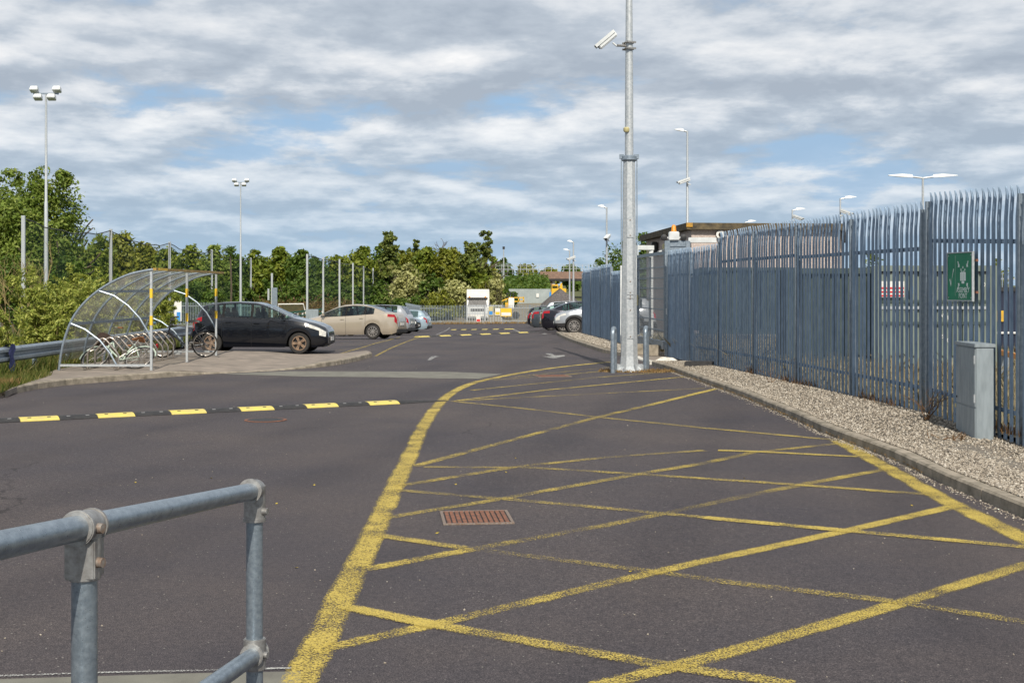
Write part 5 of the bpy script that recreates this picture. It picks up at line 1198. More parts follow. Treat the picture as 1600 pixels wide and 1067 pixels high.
# ================================================================ lorry
def lorry(px, Yc):
    c = put(px, Yc); o = empty('box_lorry', c, R(-90 + 2), 'white box lorry seen from the front behind the far gate', 'lorry')
    # local x forward (towards the camera)
    W_ = 2.3; m = MB()
    V = [(0, -W_ / 2, .75), (0, W_ / 2, .75), (0, W_ / 2, 2.45), (0, -W_ / 2, 2.45), (-.35, -W_ / 2 + .08, 2.5), (-.35, W_ / 2 - .08, 2.5), (-1.7, -W_ / 2, .75), (-1.7, W_ / 2, .75), (-1.7, -W_ / 2, 2.5), (-1.7, W_ / 2, 2.5), (.05, -W_ / 2, 1.5), (.05, W_ / 2, 1.5)]
    m.add([(0, -W_ / 2, .35), (0, W_ / 2, .35), (.06, W_ / 2, 1.45), (.06, -W_ / 2, 1.45), (-.22, W_ / 2 - .06, 2.35), (-.22, -W_ / 2 + .06, 2.35), (-1.7, -W_ / 2, .5), (-1.7, W_ / 2, .5), (-1.7, W_ / 2 - .06, 2.4), (-1.7, -W_ / 2 + .06, 2.4)],
          [(0, 1, 2, 3), (3, 2, 4, 5), (5, 4, 8, 9), (0, 3, 5, 9, 6), (1, 7, 8, 4, 2), (0, 6, 7, 1), (6, 9, 8, 7)])
    m.build('cab', MT['whitesteel'], o)
    MB().add([(.068, -1.02, 1.5), (.068, 1.02, 1.5), (-.19, .95, 2.26), (-.19, -.95, 2.26)], [(0, 1, 2, 3)]).build('windscreen', MT['dark'], o)
    MB().box((-.15, 0, 2.42), (.25, W_ * .95, .16)).build('sun_visor', MT['rubber'], o, bevel=.02)
    MB().box((.07, 0, 1.18), (.03, 1.5, .28)).build('grille', MT['rubber'], o)
    MB().box((.08, 0, .62), (.06, W_ - .2, .3)).build('bumper', MT['white'], o, bevel=.03)
    for s in (-1, 1):
        MB().box((.10, s * .88, .64), (.04, .32, .2)).build('headlight', MT['lensclear'], o, bevel=.02)
        q = MB().box((-.1, s * (W_ / 2 + .2), 1.75), (.1, .18, .5)).build('wing_mirror', MT['rubber'], o, bevel=.03)
        MB().box((-.12, s * .85, 2.56), (.16, .16, .12)).build('beacon', MT['orange'], o)
        for x in (-.75, -4.6): 
            wv = empty('wheel', (x, s * (W_ / 2 - .15), .45), 0, parent=o); MB().lathe([(.28, -.13), (.45, -.12), (.45, .12), (.28, .13)], 18, 'Y').build('tyre', MT['tyre'], wv); MB().lathe([(.28, -.1), (.28, .1), (0, .05)], 14, 'Y').build('rim', MT['alloy'], wv)
    MB().box((.11, 0, .45), (.02, .52, .11)).build('number_plate', MT['cream'], o)
    MB().box((-4.0, 0, .75), (4.8, .9, .25)).build('chassis', MT['dark'], o)
    bx = MB().box((-4.25, .08, 2.2), (4.4, 2.45, 2.35)).build('cargo_box', MT['white'], o, bevel=.02)
lorry(746, 137)

# ================================================================ far gate and low palisade (pales under a few pixels: joined)
def far_fence(path, h, label, cat='fence', name='palisade_fence', step=.16, postat=2.75, zoff=0):
    root = empty(name, (path[0].x, path[0].y, 0), 0, label, cat); o0 = path[0]
    m = MB(); pts = resample([Vector((p.x, p.y, 0)) for p in path], step)
    for p in pts: 
        z = gh(p.x, p.y) + zoff; m.box((p.x - o0.x, p.y - o0.y, z + h / 2), (.05, .02, h), None, 1.0); 
    m.build('pales', MT['galv'], root, kind='stuff')
    pp = resample([Vector((p.x, p.y, 0)) for p in path], postat)
    for a, b in zip(pp, pp[1:]):
        za, zb2 = gh(a.x, a.y) + zoff, gh(b.x, b.y) + zoff
        m = MB()
        for zr in (.25, h - .3): m.span((a.x - o0.x, a.y - o0.y + .03, za + zr), (b.x - o0.x, b.y - o0.y + .03, zb2 + zr), .05, .06)
        m.build('rail', MT['galvlight'], root)
        MB().box((a.x - o0.x, a.y - o0.y + .06, za + h / 2), (.12, .08, h)).build('fence_post', MT['galv'], root)
    return root
Yg = 128
def pf(px, Y_): return Vector(((px - CX) * Y_ / F, Y_, 0))
far_fence([pf(612, 156), pf(657, 128.5), pf(728, Yg)], 1.85, 'pale palisade fence left of the far gate')
far_fence([pf(786, Yg), pf(862, 129), pf(1000, 130)], 1.85, 'pale palisade fence right of the far gate, running behind the parked cars')
g0, g1 = pf(729, Yg - .2), pf(784.5, Yg - .2); gz = gh(g0.x, Yg)
fg = empty('far_gate', (g0.x, g0.y, gz), 0, 'pale double palisade gate in front of the lorry', 'gate'); gw = (g1 - g0).length
for k in range(2):
    x0_ = k * gw / 2 + .03; x1_ = (k + 1) * gw / 2 - .03; m = MB()
    for z in (.1, 1.0, 1.8): m.box(((x0_ + x1_) / 2, 0, z), (x1_ - x0_, .05, .07))
    for x in (x0_, x1_): m.box((x, 0, .95), (.09, .07, 1.9))
    lf = m.build('gate_leaf', MT['galvlight'], fg); m = MB(); n_ = int((x1_ - x0_) / .16)
    for i in range(n_): m.box((x0_ + .1 + i * .16, -.02, .98), (.06, .015, 1.86))
    m.build('pales', MT['galvlight'], lf, kind='stuff')
for (px, py, w_, h_, mats_, lb) in [(767, 486, .42, .9, ('cream', 'blue'), 'small blue and cream notice on the far gate'), (777.5, 487, .5, .7, ('white', 'tape'), 'small white notice on the far gate'), (790.8, 488, 1.1, .8, ('tape', 'white'), 'yellow warning notice on the fence right of the far gate'), (747.5, 498.5, .42, .6, ('white', 'red'), 'small white and red notice low on the far gate')]:
    o = empty('notice', ((px - CX) * (Yg - .35) / F, Yg - .35, zat(py, Yg - .35)), 0, lb, 'sign')
    MB().box((0, 0, 0), (w_, .02, h_)).build('panel', MT[mats_[0]], o); MB().box((0, -.014, -h_ * .22), (w_ * .84, .006, h_ * .4)).build('print', MT[mats_[1]], o)

# ---- yard beyond: sheet fence, heap, machines, bridge
def box_at(px0, px1, py0, py1, Y_, depth, name, mat, label, cat, **k):
    x0_, x1_ = (px0 - CX) * Y_ / F, (px1 - CX) * Y_ / F; z0, z1 = zat(py1, Y_), zat(py0, Y_)
    return MB().box(((x0_ + x1_) / 2, Y_ + depth / 2, (z0 + z1) / 2), (x1_ - x0_, depth, z1 - z0)).build(name, mat, None, label=label, cat=cat, **k)
Yc = 172; cf = empty('sheet_fence', ((795 - CX) * Yc / F, Yc, 0), 0, 'pale corrugated sheet fence at the foot of the ivy bank', 'fence')
x = 0
for k in range(9):
    m = MB(); pw = (862 - 795) * Yc / F / 9; zt_ = zat(451.5, Yc)
    for i in range(6): m.box(((k + (i + .5) / 6) * pw, (.05 if i % 2 else 0), (zt_ - .8) / 2), (pw / 6 - .004 + .004, .04, zt_ + .8))
    m.build('panel', MT['corr'], cf)
MB().box(((840 - 795) * Yc / F, -.08, zat(461.5, Yc)), (.35, .04, .5)).build('notice', MT['white'], None, loc=((795 - CX) * Yc / F, Yc, 0), label='small white notice on the pale sheet fence', cat='sign')
hc = put(875, 142); V = []; Fs = []; n_ = 22
hp = empty
for j in range(7):
    f_ = j / 6
    for k in range(n_):
        a = 2 * math.pi * k / n_; rr_ = (1 - f_ ** 1.7) * (1 + .10 * math.sin(a * 3 + 1) + .05 * rnd.random()); V.append((rr_ * 3.0 * math.cos(a), rr_ * 2.0 * math.sin(a), 3.5 * f_ ** .95 * (1 - .06 * rnd.random())))
for j in range(6):
    for k in range(n_): Fs.append((j * n_ + k, j * n_ + (k + 1) % n_, (j + 1) * n_ + (k + 1) % n_, (j + 1) * n_ + k))
MB().add(V, Fs).build('gravel_heap', MT['heap'], None, loc=(hc.x, hc.y, hc.z - .1), smooth=True, kind='stuff', label='dark grey heap of ballast before the yellow machine')
# yellow road-rail digger
o = empty('yellow_digger', put(873, 152), 0, 'yellow rail maintenance digger behind the ballast heap', 'digger'); zg = gh(5, 152)
zz1 = lambda py: zat(py, 152) - o.location.z
MB().box((0, 1, zz1(462)), (1.75, 3, 1.7)).build('body', MT['yellowmachine'], o, bevel=.06)
MB().box((-.45, .6, zz1(450)), (.75, 1.6, .85)).build('cab', MT['yellowmachine'], o, bevel=.05)
MB().box((-.45, -.22, zz1(450)), (.6, .03, .5)).build('cab_window', MT['screen'], o)
MB().add([(.0, .5, zz1(455)), (.5, .5, zz1(455)), (.42, .5, zz1(442)), (.25, .5, zz1(443)), (0, .9, zz1(455)), (.5, .9, zz1(455)), (.42, .9, zz1(442)), (.25, .9, zz1(443))], [(0, 1, 2, 3), (4, 7, 6, 5), (0, 4, 5, 1), (1, 5, 6, 2), (2, 6, 7, 3), (3, 7, 4, 0)]).build('boom', MT['yellowmachine'], o)
MB().box((-.95, -.3, zz1(461)), (.34, .05, .7)).build('blue_panel', MT['blue'], o); MB().box((.1, -.52, zz1(459)), (1.2, .02, .16)).build('lettering_band', MT['blue'], o)
for s in (-.6, .6): MB().lathe([(.5, -.2), (.5, .2), (.3, .22), (0, .2)], 16, 'Y', (s, 0, .5)).build('wheel', MT['tyre'], o)
o = empty('yellow_trailer', put(806, 141), 0, 'yellow wheeled machine frame behind the far fence', 'trailer'); zz1 = lambda py: zat(py, 141) - o.location.z
m = MB(); m.box((0, 0, zz1(471)), (1.8, .1, .12)); m.box((0, 0, zz1(465)), (1.7, .1, .12)); m.box((-.8, 0, zz1(468)), (.1, .1, .5)); m.box((.85, 0, zz1(468)), (.14, .1, .6)); m.box((.3, 0, zz1(468)), (.1, .1, .5)); m.span((-.8, 0, zz1(466)), (-1.5, 0, zz1(470)), .1, .12); m.box((-1.0, 0, zz1(484)), (.35, .6, 1.6)); m.build('frame', MT['yellowmachine'], o)
MB().lathe([(.42, -.12), (.42, .12), (.2, .13), (0, .1)], 16, 'Y', (0, 0, .42)).build('wheel', MT['tyre'], o)
o = empty('lighting_tower', put(799, 139), 0, 'white portable lighting tower with dark lamp heads behind the far fence', 'lighting tower'); zz1 = lambda py: zat(py, 139) - o.location.z
MB().box((0, 0, zz1(474)), (.62, .6, 1.2)).build('housing', MT['white'], o, bevel=.04); MB().tube([(-.1, 0, zz1(470)), (-.1, 0, zz1(459))], .04, 6).build('mast', MT['galv'], o)
for a, b in ((-.42, 459), (-.1, 458), (.22, 459), (-.42, 463.5), (.2, 463.5)): MB().box((a, -.1, zz1(b)), (.2, .16, .2)).build('lamp', MT['dark'], o, bevel=.02)
# bridge
Yb = 196; bg = empty('road_bridge', ((856 - CX) * Yb / F, Yb, 0), 0, 'brown brick road bridge crossing at the right of the ivy bank', 'bridge'); x0_ = 0; x1_ = (1010 - 856) * Yb / F
MB().box(((x0_ + x1_) / 2 - .6, 4, (zat(424.5, Yb) + zat(437, Yb)) / 2), (x1_ - x0_ + 1.2, 8, zat(424.5, Yb) - zat(437, Yb))).build('parapet', MT['brick'], bg)
MB().box(((x0_ + x1_) / 2, -.15, zat(437.3, Yb)), (x1_, .3, .35)).build('girder', MT['dark'], bg)
MB().box((.0, 3.9, (zat(437, Yb) + -1) / 2), (1.4, 7.6, zat(437, Yb) + 1)).build('pier', MT['brick'], bg)
MB().box((.9, 3.5, (zat(437, Yb) + -1) / 2), (.4, 6.6, zat(437, Yb) + 1.2)).build('pier_cap', MT['white'], bg)
m = MB()
for k in range(26): m.box((-8 + k * .95, .3, zat(424.5, Yb) + .5), (.07, .07, 1.2))
for z in (.45, .85, 1.1): m.box((4, .3, zat(424.5, Yb) + z - .0), (24, .05, .05))
m.build('railing', MT['galvlight'], bg)
# ivy bank
V = []; Fs = []; Ys = [175, 181, 188, 196, 210, 240]; Xs = np.linspace(-3.5, 6.0, 14)
for yy_ in Ys:
    for x in Xs:
        top = np.interp(yy_, [175, 181, 188, 196, 240], [-.2, 1.0, 2.4, 3.2, 3.4]) * np.interp(x, [-3.5, -1.5, 3.8, 5.6, 6.0], [.8, .9, 1, .9, .3]); V.append((x, yy_, top + .2 * rnd.random()))
for j in range(5):
    for i in range(13): Fs.append((j * 14 + i, j * 14 + i + 1, (j + 1) * 14 + i + 1, (j + 1) * 14 + i))
MB().add(V, Fs).build('embankment', MT['grass'], None, kind='structure', label='steep overgrown bank leading up to the road bridge')
V = []; Fs = []; Xs = np.linspace(-16, -3, 10)
m = MB()
for k in range(14): m.box((-5.5 + k * .8, 197, 4.1), (.06, .06, 1.4))
for z in (3.75, 4.2, 4.7): m.box((-.5, 197, z), (11, .05, .05))
m.build('bank_railing', MT['galvlight'], None, label='pale railing along the road above the ivy bank', cat='railing')

# ================================================================ lamp posts
def lamp_post(px, ytop, Y_, label, arm=-1, w_=.09, armpx=14, double=False, cam=None, base=None, slim=False):
    c = put(px, Y_); zt = zat(ytop, Y_); o = empty('lamp_post', (c.x, c.y, c.z - .1), 0, label, 'lamp post', 'lamp posts around the yard'); h = zt - c.z + .1
    MB().tube([(0, 0, 0), (0, 0, h * .22), (0, 0, h * .225), (0, 0, h)], [w_ * 1.5, w_ * 1.4, w_, w_ * .62], 10).build('column', MT['galvlight'], o, smooth=True)
    L_ = armpx * Y_ / F
    for s in ((-1, 1) if double else (arm,)):
        if slim: MB().box((0, 0, h + .15), (.35, .2, .4)).build('lamp_head', MT['dark'], o); continue
        MB().tube([(0, 0, h - .05), (s * L_ * .35, 0, h + .03)], w_ * .55, 8).build('arm', MT['galvlight'], o)
        x0_, x1_ = s * L_ * .3, s * L_; y_ = .13
        MB().add([(x0_, -y_ * .6, h - .02), (x0_, y_ * .6, h - .02), (x0_, 0, h + .13), (s * L_ * .6, -y_, h - .0), (s * L_ * .6, y_, h - .0), (s * L_ * .6, 0, h + .17), (x1_, -y_ * .5, h + .07), (x1_, y_ * .5, h + .07), (x1_, 0, h + .11)],
                 [(0, 1, 4, 3), (3, 4, 7, 6), (0, 3, 5, 2), (3, 6, 8, 5), (1, 2, 5, 4), (4, 5, 8, 7), (0, 2, 1), (6, 7, 8)]).build('lamp_head', MT['whitesteel'], o)
    if cam: cctv('pole_camera', ((cam[0] - CX) * (Y_ - .2) / F, Y_ - .25, zat(cam[1], Y_)), R(cam[2]), R(20), .7, cam[3], .1, 1.4)
    return o
lamp_post(1074, 205, 75, 'tall street lamp rising behind the pebble-dashed building', -1, .09, 20, cam=(1069, 284, 190, 'white camera halfway up the tall street lamp'))
lamp_post(948, 324, 78, 'street lamp above the far palisade fence, its arm to the left', -1, .08, 14, cam=(949, 372, 250, 'dark topped camera on the street lamp above the far palisade fence'))
lamp_post(896, 378, 108, 'left-armed lamp post standing by the ballast heap, the nearer of two', -1, .10, 10, cam=(893, 404, 200, 'small camera between the two lamp posts at the ballast heap'))
lamp_post(890, 391, 118, 'lower lamp post of the two by the ballast heap', -1, .09, 10)
lamp_post(1442, 277, 62, 'double-armed street lamp above the nearest palisade panels', 1, .08, 54, double=True)
lamp_post(1313, 310, 80, 'right-armed street lamp above the middle of the tall fence', 1, .08, 25, cam=(1322, 333, 330, 'camera dome fitting on the right-armed street lamp at the middle of the fence'))
lamp_post(1238, 328, 88, 'small right-armed lamp above the fence, with a camera below its head', 1, .08, 20, cam=(1246, 341, 320, 'white camera below the small right-armed lamp'))
lamp_post(1164, 347, 95, 'lamp head just showing over the lichened roof', 1, .06, 17)
lamp_post(787, 389, 190, 'slim distant post with a small dark head above the ivy bank', 1, .13, 5, slim=True)

# floodlight masts
def flood(px, ytop, Y_, label, hb):
    c = put(px, Y_); zt = zat(ytop, Y_); o = empty('floodlight_mast', c, 0, label, 'floodlight', 'floodlight masts of the sports pitch'); h = zt - c.z
    MB().tube([(0, 0, -.2), (0, 0, h * .55), (0, 0, h * .555), (0, 0, h)], [.15, .105, .085, .06], 12).build('column', MT['galvlight'], o, smooth=True)
    MB().box((0, 0, h + .05), (1.5, .08, .08)).build('crossbar', MT['galv'], o)
    for x, z in ((-.62, .28), (.72, .28), (-.40, -.18), (.40, -.18)):
        l = MB(); l.box((x, -.2, h + z), (.5, .42, .30), Matrix.Rotation(R(-25), 3, 'X'), .8); q = l.build('lamp', MT['whitesteel'], o, bevel=.03)
        MB().box((x, -.05, h + (z + .05) / 2), (.05, .05, abs(z) + .1)).build('bracket', MT['galv'], q)
flood(72, 148, 76, 'tall near floodlight mast with four white lamps, left of the shelter', 0)
flood(376, 286, 138, 'farther floodlight mast with four lamps, above the black hatchback', 0)

# ball-stop net posts
def netpost(px, ytop, Y_, label, group, w_=.10):
    c = put(px, Y_); h = zat(ytop, Y_) - c.z; return MB().box((0, 0, h / 2 - .2), (w_ * 1.6, w_, h + .4)).build('net_post', MT['galvlight'], None, loc=c, label=label, cat='post', group=group)
rowA = [(36.5, 337, 71), (173, 358, 87), (265, 378, 110), (331, 390, 133), (392, 403, 160)]
nmA = ['thick grey net post in front of the big poplar', 'grey net post rising right of the poplar', 'net post behind the front of the shelter', 'net post seen through the far end of the shelter', 'net post just right of the far floodlight mast']
for q, lb in zip(rowA, nmA): netpost(*q, lb, 'posts of the left ball-stop net', .12)
rowB = [(480, 397, 95), (505, 402, 105), (530.5, 405, 114), (551.5, 411, 130), (568, 416, 146), (583, 419, 160), (597, 422, 174), (607, 432, 186), (616, 435, 198)]
nmB = ['nearest thick post of the right net row, behind the bonnet of the black hatchback', 'second post of the right net row', 'third post of the right net row above the champagne saloon', 'fourth post of the right net row', 'fifth post of the right net row', 'sixth post of the right net row', 'seventh post of the right net row, above the pale estate', 'last but one thin post of the right net row', 'last thin post of the right net row beside the silver willow']
for q, lb in zip(rowB, nmB): netpost(*q, lb, 'posts of the right ball-stop net', .09)
def netpanel(a, b, sag, label, drop=1.0):
    A_, B_ = put(a[0], a[2]), put(b[0], b[2]); za, zb2 = zat(a[1], a[2]) - .15, zat(b[1], b[2]) - .15; K = 10; V = []; Fs = []
    top = []
    for k in range(K + 1):
        t = k / K; p = A_.lerp(B_, t); z = za + (zb2 - za) * t - sag * 4 * t * (1 - t) + .06 * math.sin(k * 2.1); top.append((p.x, p.y, z)); V += [(p.x, p.y, z), (p.x, p.y, p.z + .2)]
    for k in range(K): Fs.append((2 * k, 2 * k + 1, 2 * k + 3, 2 * k + 2))
    o = MB().add(V, Fs).build('netting', MT['net'], None, label=label, cat='net')
    MB().tube(top, .035, 5).build('top_cord', MT['dark'], o)
for k in range(4): netpanel(rowA[k], rowA[k + 1], .45, ['sagging green netting between the poplar and the second net post', 'green netting stretched behind the top of the shelter', 'green netting seen through the far end of the shelter', 'green netting beside the far floodlight mast'][k])
netpanel(rowB[0], rowB[4], .0, 'fine green netting on the nearer half of the right net row'); netpanel(rowB[4], rowB[8], .0, 'fine green netting on the farther half of the right net row')
far_fence([pf(-10, 98), pf(150, 104), pf(300, 110), pf(420, 116)], 2.1, 'low pale palisade fence seen behind the bushes and through the shelter')
# goal, green handrail fence, sign post, blue container
gp_ = put(455, 96); o = empty('goal', (gp_.x, gp_.y, zat(492, 96)), R(10), 'white goal frame with netting behind the black hatchback', 'goal')
m = MB(); h_ = 0.8; m.tube([(-.95, 0, 0), (-.95, 0, h_), (.9, 0, h_ + .02), (1.1, 0, 0)], .05, 6); m.build('frame', MT['white'], o); MB().add([(-.95, .02, h_), (.9, .02, h_), (1.5, 1, 0), (-1.6, 1, 0)], [(0, 1, 2, 3)]).build('netting', MT['gnet'], o)
o = empty('green_fence', (put(448, 92).x, 92, 0), 0, 'dark green rail fence with white boards behind the black hatchback', 'fence')
a, b = Vector((0, 0, zat(489, 92))), Vector((put(490, 92).x - put(448, 92).x, 4, zat(483, 96)))
MB().span(a, b, .08, .10).build('rail', MT['greenpaint'], o); MB().span(a - Vector((0, 0, .3)), b - Vector((0, 0, .3)), .08, .10).build('rail', MT['greenpaint'], o)
for k in range(8): p = a.lerp(b, k / 7.0); MB().box((p.x, p.y + .1, p.z - .5), (.14, .05, 1.0)).build('board', MT['white'], o)
c = put(427, 100); o = empty('sign_post', c, 0, 'grey post carrying a blank grey board, above the roof of the black hatchback', 'sign'); h_ = zat(427, 100) - c.z
MB().box((-.1, 0, h_ / 2), (.14, .1, h_)).build('post', MT['galvlight'], o); MB().box((.12, -.08, zat(464, 100) - c.z), (.42, .05, 1.45)).build('board', MT['galv'], o); MB().box((-.36, -.08, zat(460, 100) - c.z), (.14, .05, .9)).build('side_board', MT['galvlight'], o)
c = put(488, 93); MB().box((0, 0, zat(494, 93) - c.z), (.9, .4, 1.0)).build('grey_bin', MT['cabinet'], None, loc=c, bevel=.03, label='grey box right of the green rail fence', cat='box')
for px, w_, lb in ((352, .0, ''), ):
    pass
o = empty('blue_banner', (put(240, 70).x, 70, zat(489, 70)), 0, 'blue and white board seen through the shelter behind the black bicycle', 'sign')
MB().box((0, 0, 0), (.35, .05, 1.1)).build('panel', MT['bluepaint'], o); MB().box((1.3, .1, 0.1), (.4, .05, 1.1)).build('panel', MT['white'], o); MB().box((1.35, .05, -.2), (.2, .05, .5)).build('print', MT['blue'], o); MB().box((1.3, .15, -.8), (.08, .08, 1.6)).build('post', MT['galv'], o); MB().box((0, .15, -.8), (.08, .08, 1.6)).build('post', MT['galv'], o)

# ---- behind the tall fence: containers, wagon
def container(px0, px1, ytop, Y_, mat, label, cols):
    x0_, x1_ = (px0 - CX) * Y_ / F, (px1 - CX) * Y_ / F; z0 = .25; z1 = zat(ytop, Y_); w_ = x1_ - x0_
    o = empty('container', (x0_, Y_, .1), 0, label, 'container'); m = MB(); n_ = int(w_ / .22)
    m.box((w_ / 2, .85, (z1 - .1 + .2) / 2 + .0), (w_, 1.5, z1 - .35)); m.build('body', mat, o)
    for i in range(n_): MB().box(((i + .5) * w_ / n_, .075, (z1) / 2 + .05), (w_ / n_ * .5, .05, z1 - .6)).build('panel_rib', mat, o)
    MB().box((w_ / 2, .05, z1 - .16), (w_ + .06, .12, .12)).build('top_rail', mat, o); MB().box((w_ / 2, .05, .2), (w_ + .06, .12, .16)).build('bottom_rail', mat, o)
    for x in (.0, w_): MB().box((x, .05, z1 / 2), (.14, .14, z1 - .2)).build('corner_post', mat, o)
    return o, x0_, w_, z1
co, x0_, w_, z1 = container(1369, 1552, 415, 27, MT['contgreen'], 'sage green container with white lettering behind the tall fence', 0)
lx = lambda px: (px - CX) * 27 / F - x0_
for s_, px, py, sz in (('B', 1484, 445, .15), ('U', 1492.4, 445, .15), ('O', 1537.5, 445, .15), ('W', 1475, 493, .13), ('E', 1483, 497, .13), ('C', 1483, 532, .13), ('S', 1474, 526, .12)):
    text(s_, sz, (lx(px), .04, zat(py, 27) - .1), co, MT['white'], sx=.8)
for k in range(14): MB().box((lx(1378 + k * 12.5), .044, zat(425.5, 27) - .1), (.10, .03, .05)).build('vent', MT['rubber'], co)
for py, mt_ in ((471, 'contdark'), (481, 'white'), (505, 'contdark')): MB().box((w_ / 2, .042, zat(py, 27) - .1), (w_ - .2, .03, .06)).build('rail_band', MT[mt_] if mt_ != 'white' else MT['galvlight'], co)
sg2 = empty('safety_board', (x0_ + lx(1394), 26.97, zat(452, 27)), 0, 'white and red safety board on the sage green container', 'sign')
MB().box((0, 0, 0), (.49, .02, .34)).build('panel', MT['white'], sg2)
for k in range(3): MB().box((0, -.014, -.135 + k * .08), (.47, .006, .04)).build('red_line', MT['red'], sg2)
MB().box((lx(1424) + x0_, 26.98, zat(453, 27)), (.05, .02, .16)).build('blue_label', MT['blue'], None, label='small blue label on the sage green container', cat='sign')
container(1095, 1238, 418, 46, MT['contdark'], 'dark site cabin behind the fence, below the pebble-dashed wall', 0)
container(1236, 1366, 419, 27.3, MT['contdark'], 'dark green container standing left of the sage green one', 0)
Yw = 32; o = empty('rail_wagon', ((1553 - CX) * Yw / F, Yw, .1), 0, 'dark navy rail vehicle with a yellow panel at the right edge behind the fence', 'rail vehicle')
zw = lambda py: zat(py, Yw) - .1
MB().box((2.6, 1.4, (zw(455) + zw(545)) / 2), (5.2, 2.6, zw(455) - zw(545))).build('body', MT['navy'], o, bevel=.03)
MB().box((.15, .08, zw(494)), (.27, .06, .27)).build('yellow_panel', MT['yellowmachine'], o); MB().box((2.6, 1.4, zw(452)), (5.3, 2.7, .1)).build('roof', MT['rubber'], o)
MB().box((2.6, .06, zw(520)), (5.1, .06, .05)).build('white_line', MT['white'], o)
for x in (.9, 2.0, 4.0): MB().lathe([(.42, -.08), (.42, .08), (.3, .1), (0, .08)], 18, 'Y', (x, .4, .42)).build('wheel', MT['rust'], o)
ofe = [Vector(((1550 - CX) * 60 / F, 60, 0)), Vector(((1680 - CX) * 60 / F, 60, 0))]
far_fence(ofe, 2.4, 'distant palisade fence above the rail vehicle', zoff=.4)
ob = empty('orange_barrier', (9.2, 23.5, .12), R(80), 'low orange plastic barrier behind the nearest palisade panels', 'barrier')
MB().box((0, 0, .52), (2.2, .06, .10)).build('board', MT['orange'], ob, bevel=.01)
for x in (-.9, .9): MB().box((x, 0, .24), (.04, .2, .46)).build('foot', MT['galv'], ob)
# ================================================================ vegetation
def leaves(centres, radii, n, size, aspect=0.5, up=0.3, clumps=None, fill=0.35):
    """leaf quads gathered in clumps through a set of ellipsoids -> V, F"""
    Cn = np.array(centres, float); Rn = np.array(radii, float)
    wgt = (Rn.prod(1)) ** (2 / 3); wgt /= wgt.sum()
    nc = clumps or max(20, n // 32); bi = nrs.choice(len(Cn), nc, p=wgt)
    d = nrs.randn(nc, 3); d /= np.linalg.norm(d, axis=1)[:, None]; rad = 1 - fill * nrs.rand(nc) ** 1.5
    cc = Cn[bi] + d * Rn[bi] * rad[:, None]
    cs = (Rn[bi].mean(1) * (.20 + .20 * nrs.rand(nc)))
    li = nrs.randint(0, nc, n); g = nrs.randn(n, 3); g /= np.maximum(1, np.linalg.norm(g, axis=1) / 1.8)[:, None]
    P = cc[li] + g * cs[li][:, None] * np.array([1, 1, .72])
    nrm = d[li] * .7 + nrs.randn(n, 3) * .7 + np.array([0, 0, up]); nrm /= np.linalg.norm(nrm, axis=1)[:, None]
    t = np.cross(nrm, nrs.randn(n, 3)); t /= np.maximum(1e-6, np.linalg.norm(t, axis=1))[:, None]; b = np.cross(nrm, t)
    s = size * (.6 + .8 * nrs.rand(n))[:, None]
    V = np.stack([P - t * s, P + b * s * aspect, P + t * s, P - b * s * aspect], 1); V[:, 1] += nrm * s * .15; V[:, 3] += nrm * s * .15
    Fc = np.arange(n * 4).reshape(n, 4); return V.reshape(-1, 3), Fc
def branchy(m, p, d, L, r, depth, spread=.6, upb=.25):
    n = 4; pts = [p]; q = Vector(p); dd = Vector(d)
    for k in range(n):
        dd = (dd + Vector((rnd.gauss(0, .10), rnd.gauss(0, .10), rnd.gauss(0, .06) + upb * .05))).normalized(); q = q + dd * (L / n); pts.append(q.copy())
    m.tube(pts, [r * (1 - .45 * k / n) for k in range(n + 1)], 5 if depth else 4, caps=False)
    if depth:
        for k in range(rnd.choice((2, 3))):
            j = rnd.choice((2, 3, 4)); a = (dd + Vector((rnd.gauss(0, spread), rnd.gauss(0, spread), rnd.gauss(0, spread * .5) + upb))).normalized(); branchy(m, pts[j], a, L * .66, r * .55, depth - 1, spread, upb)
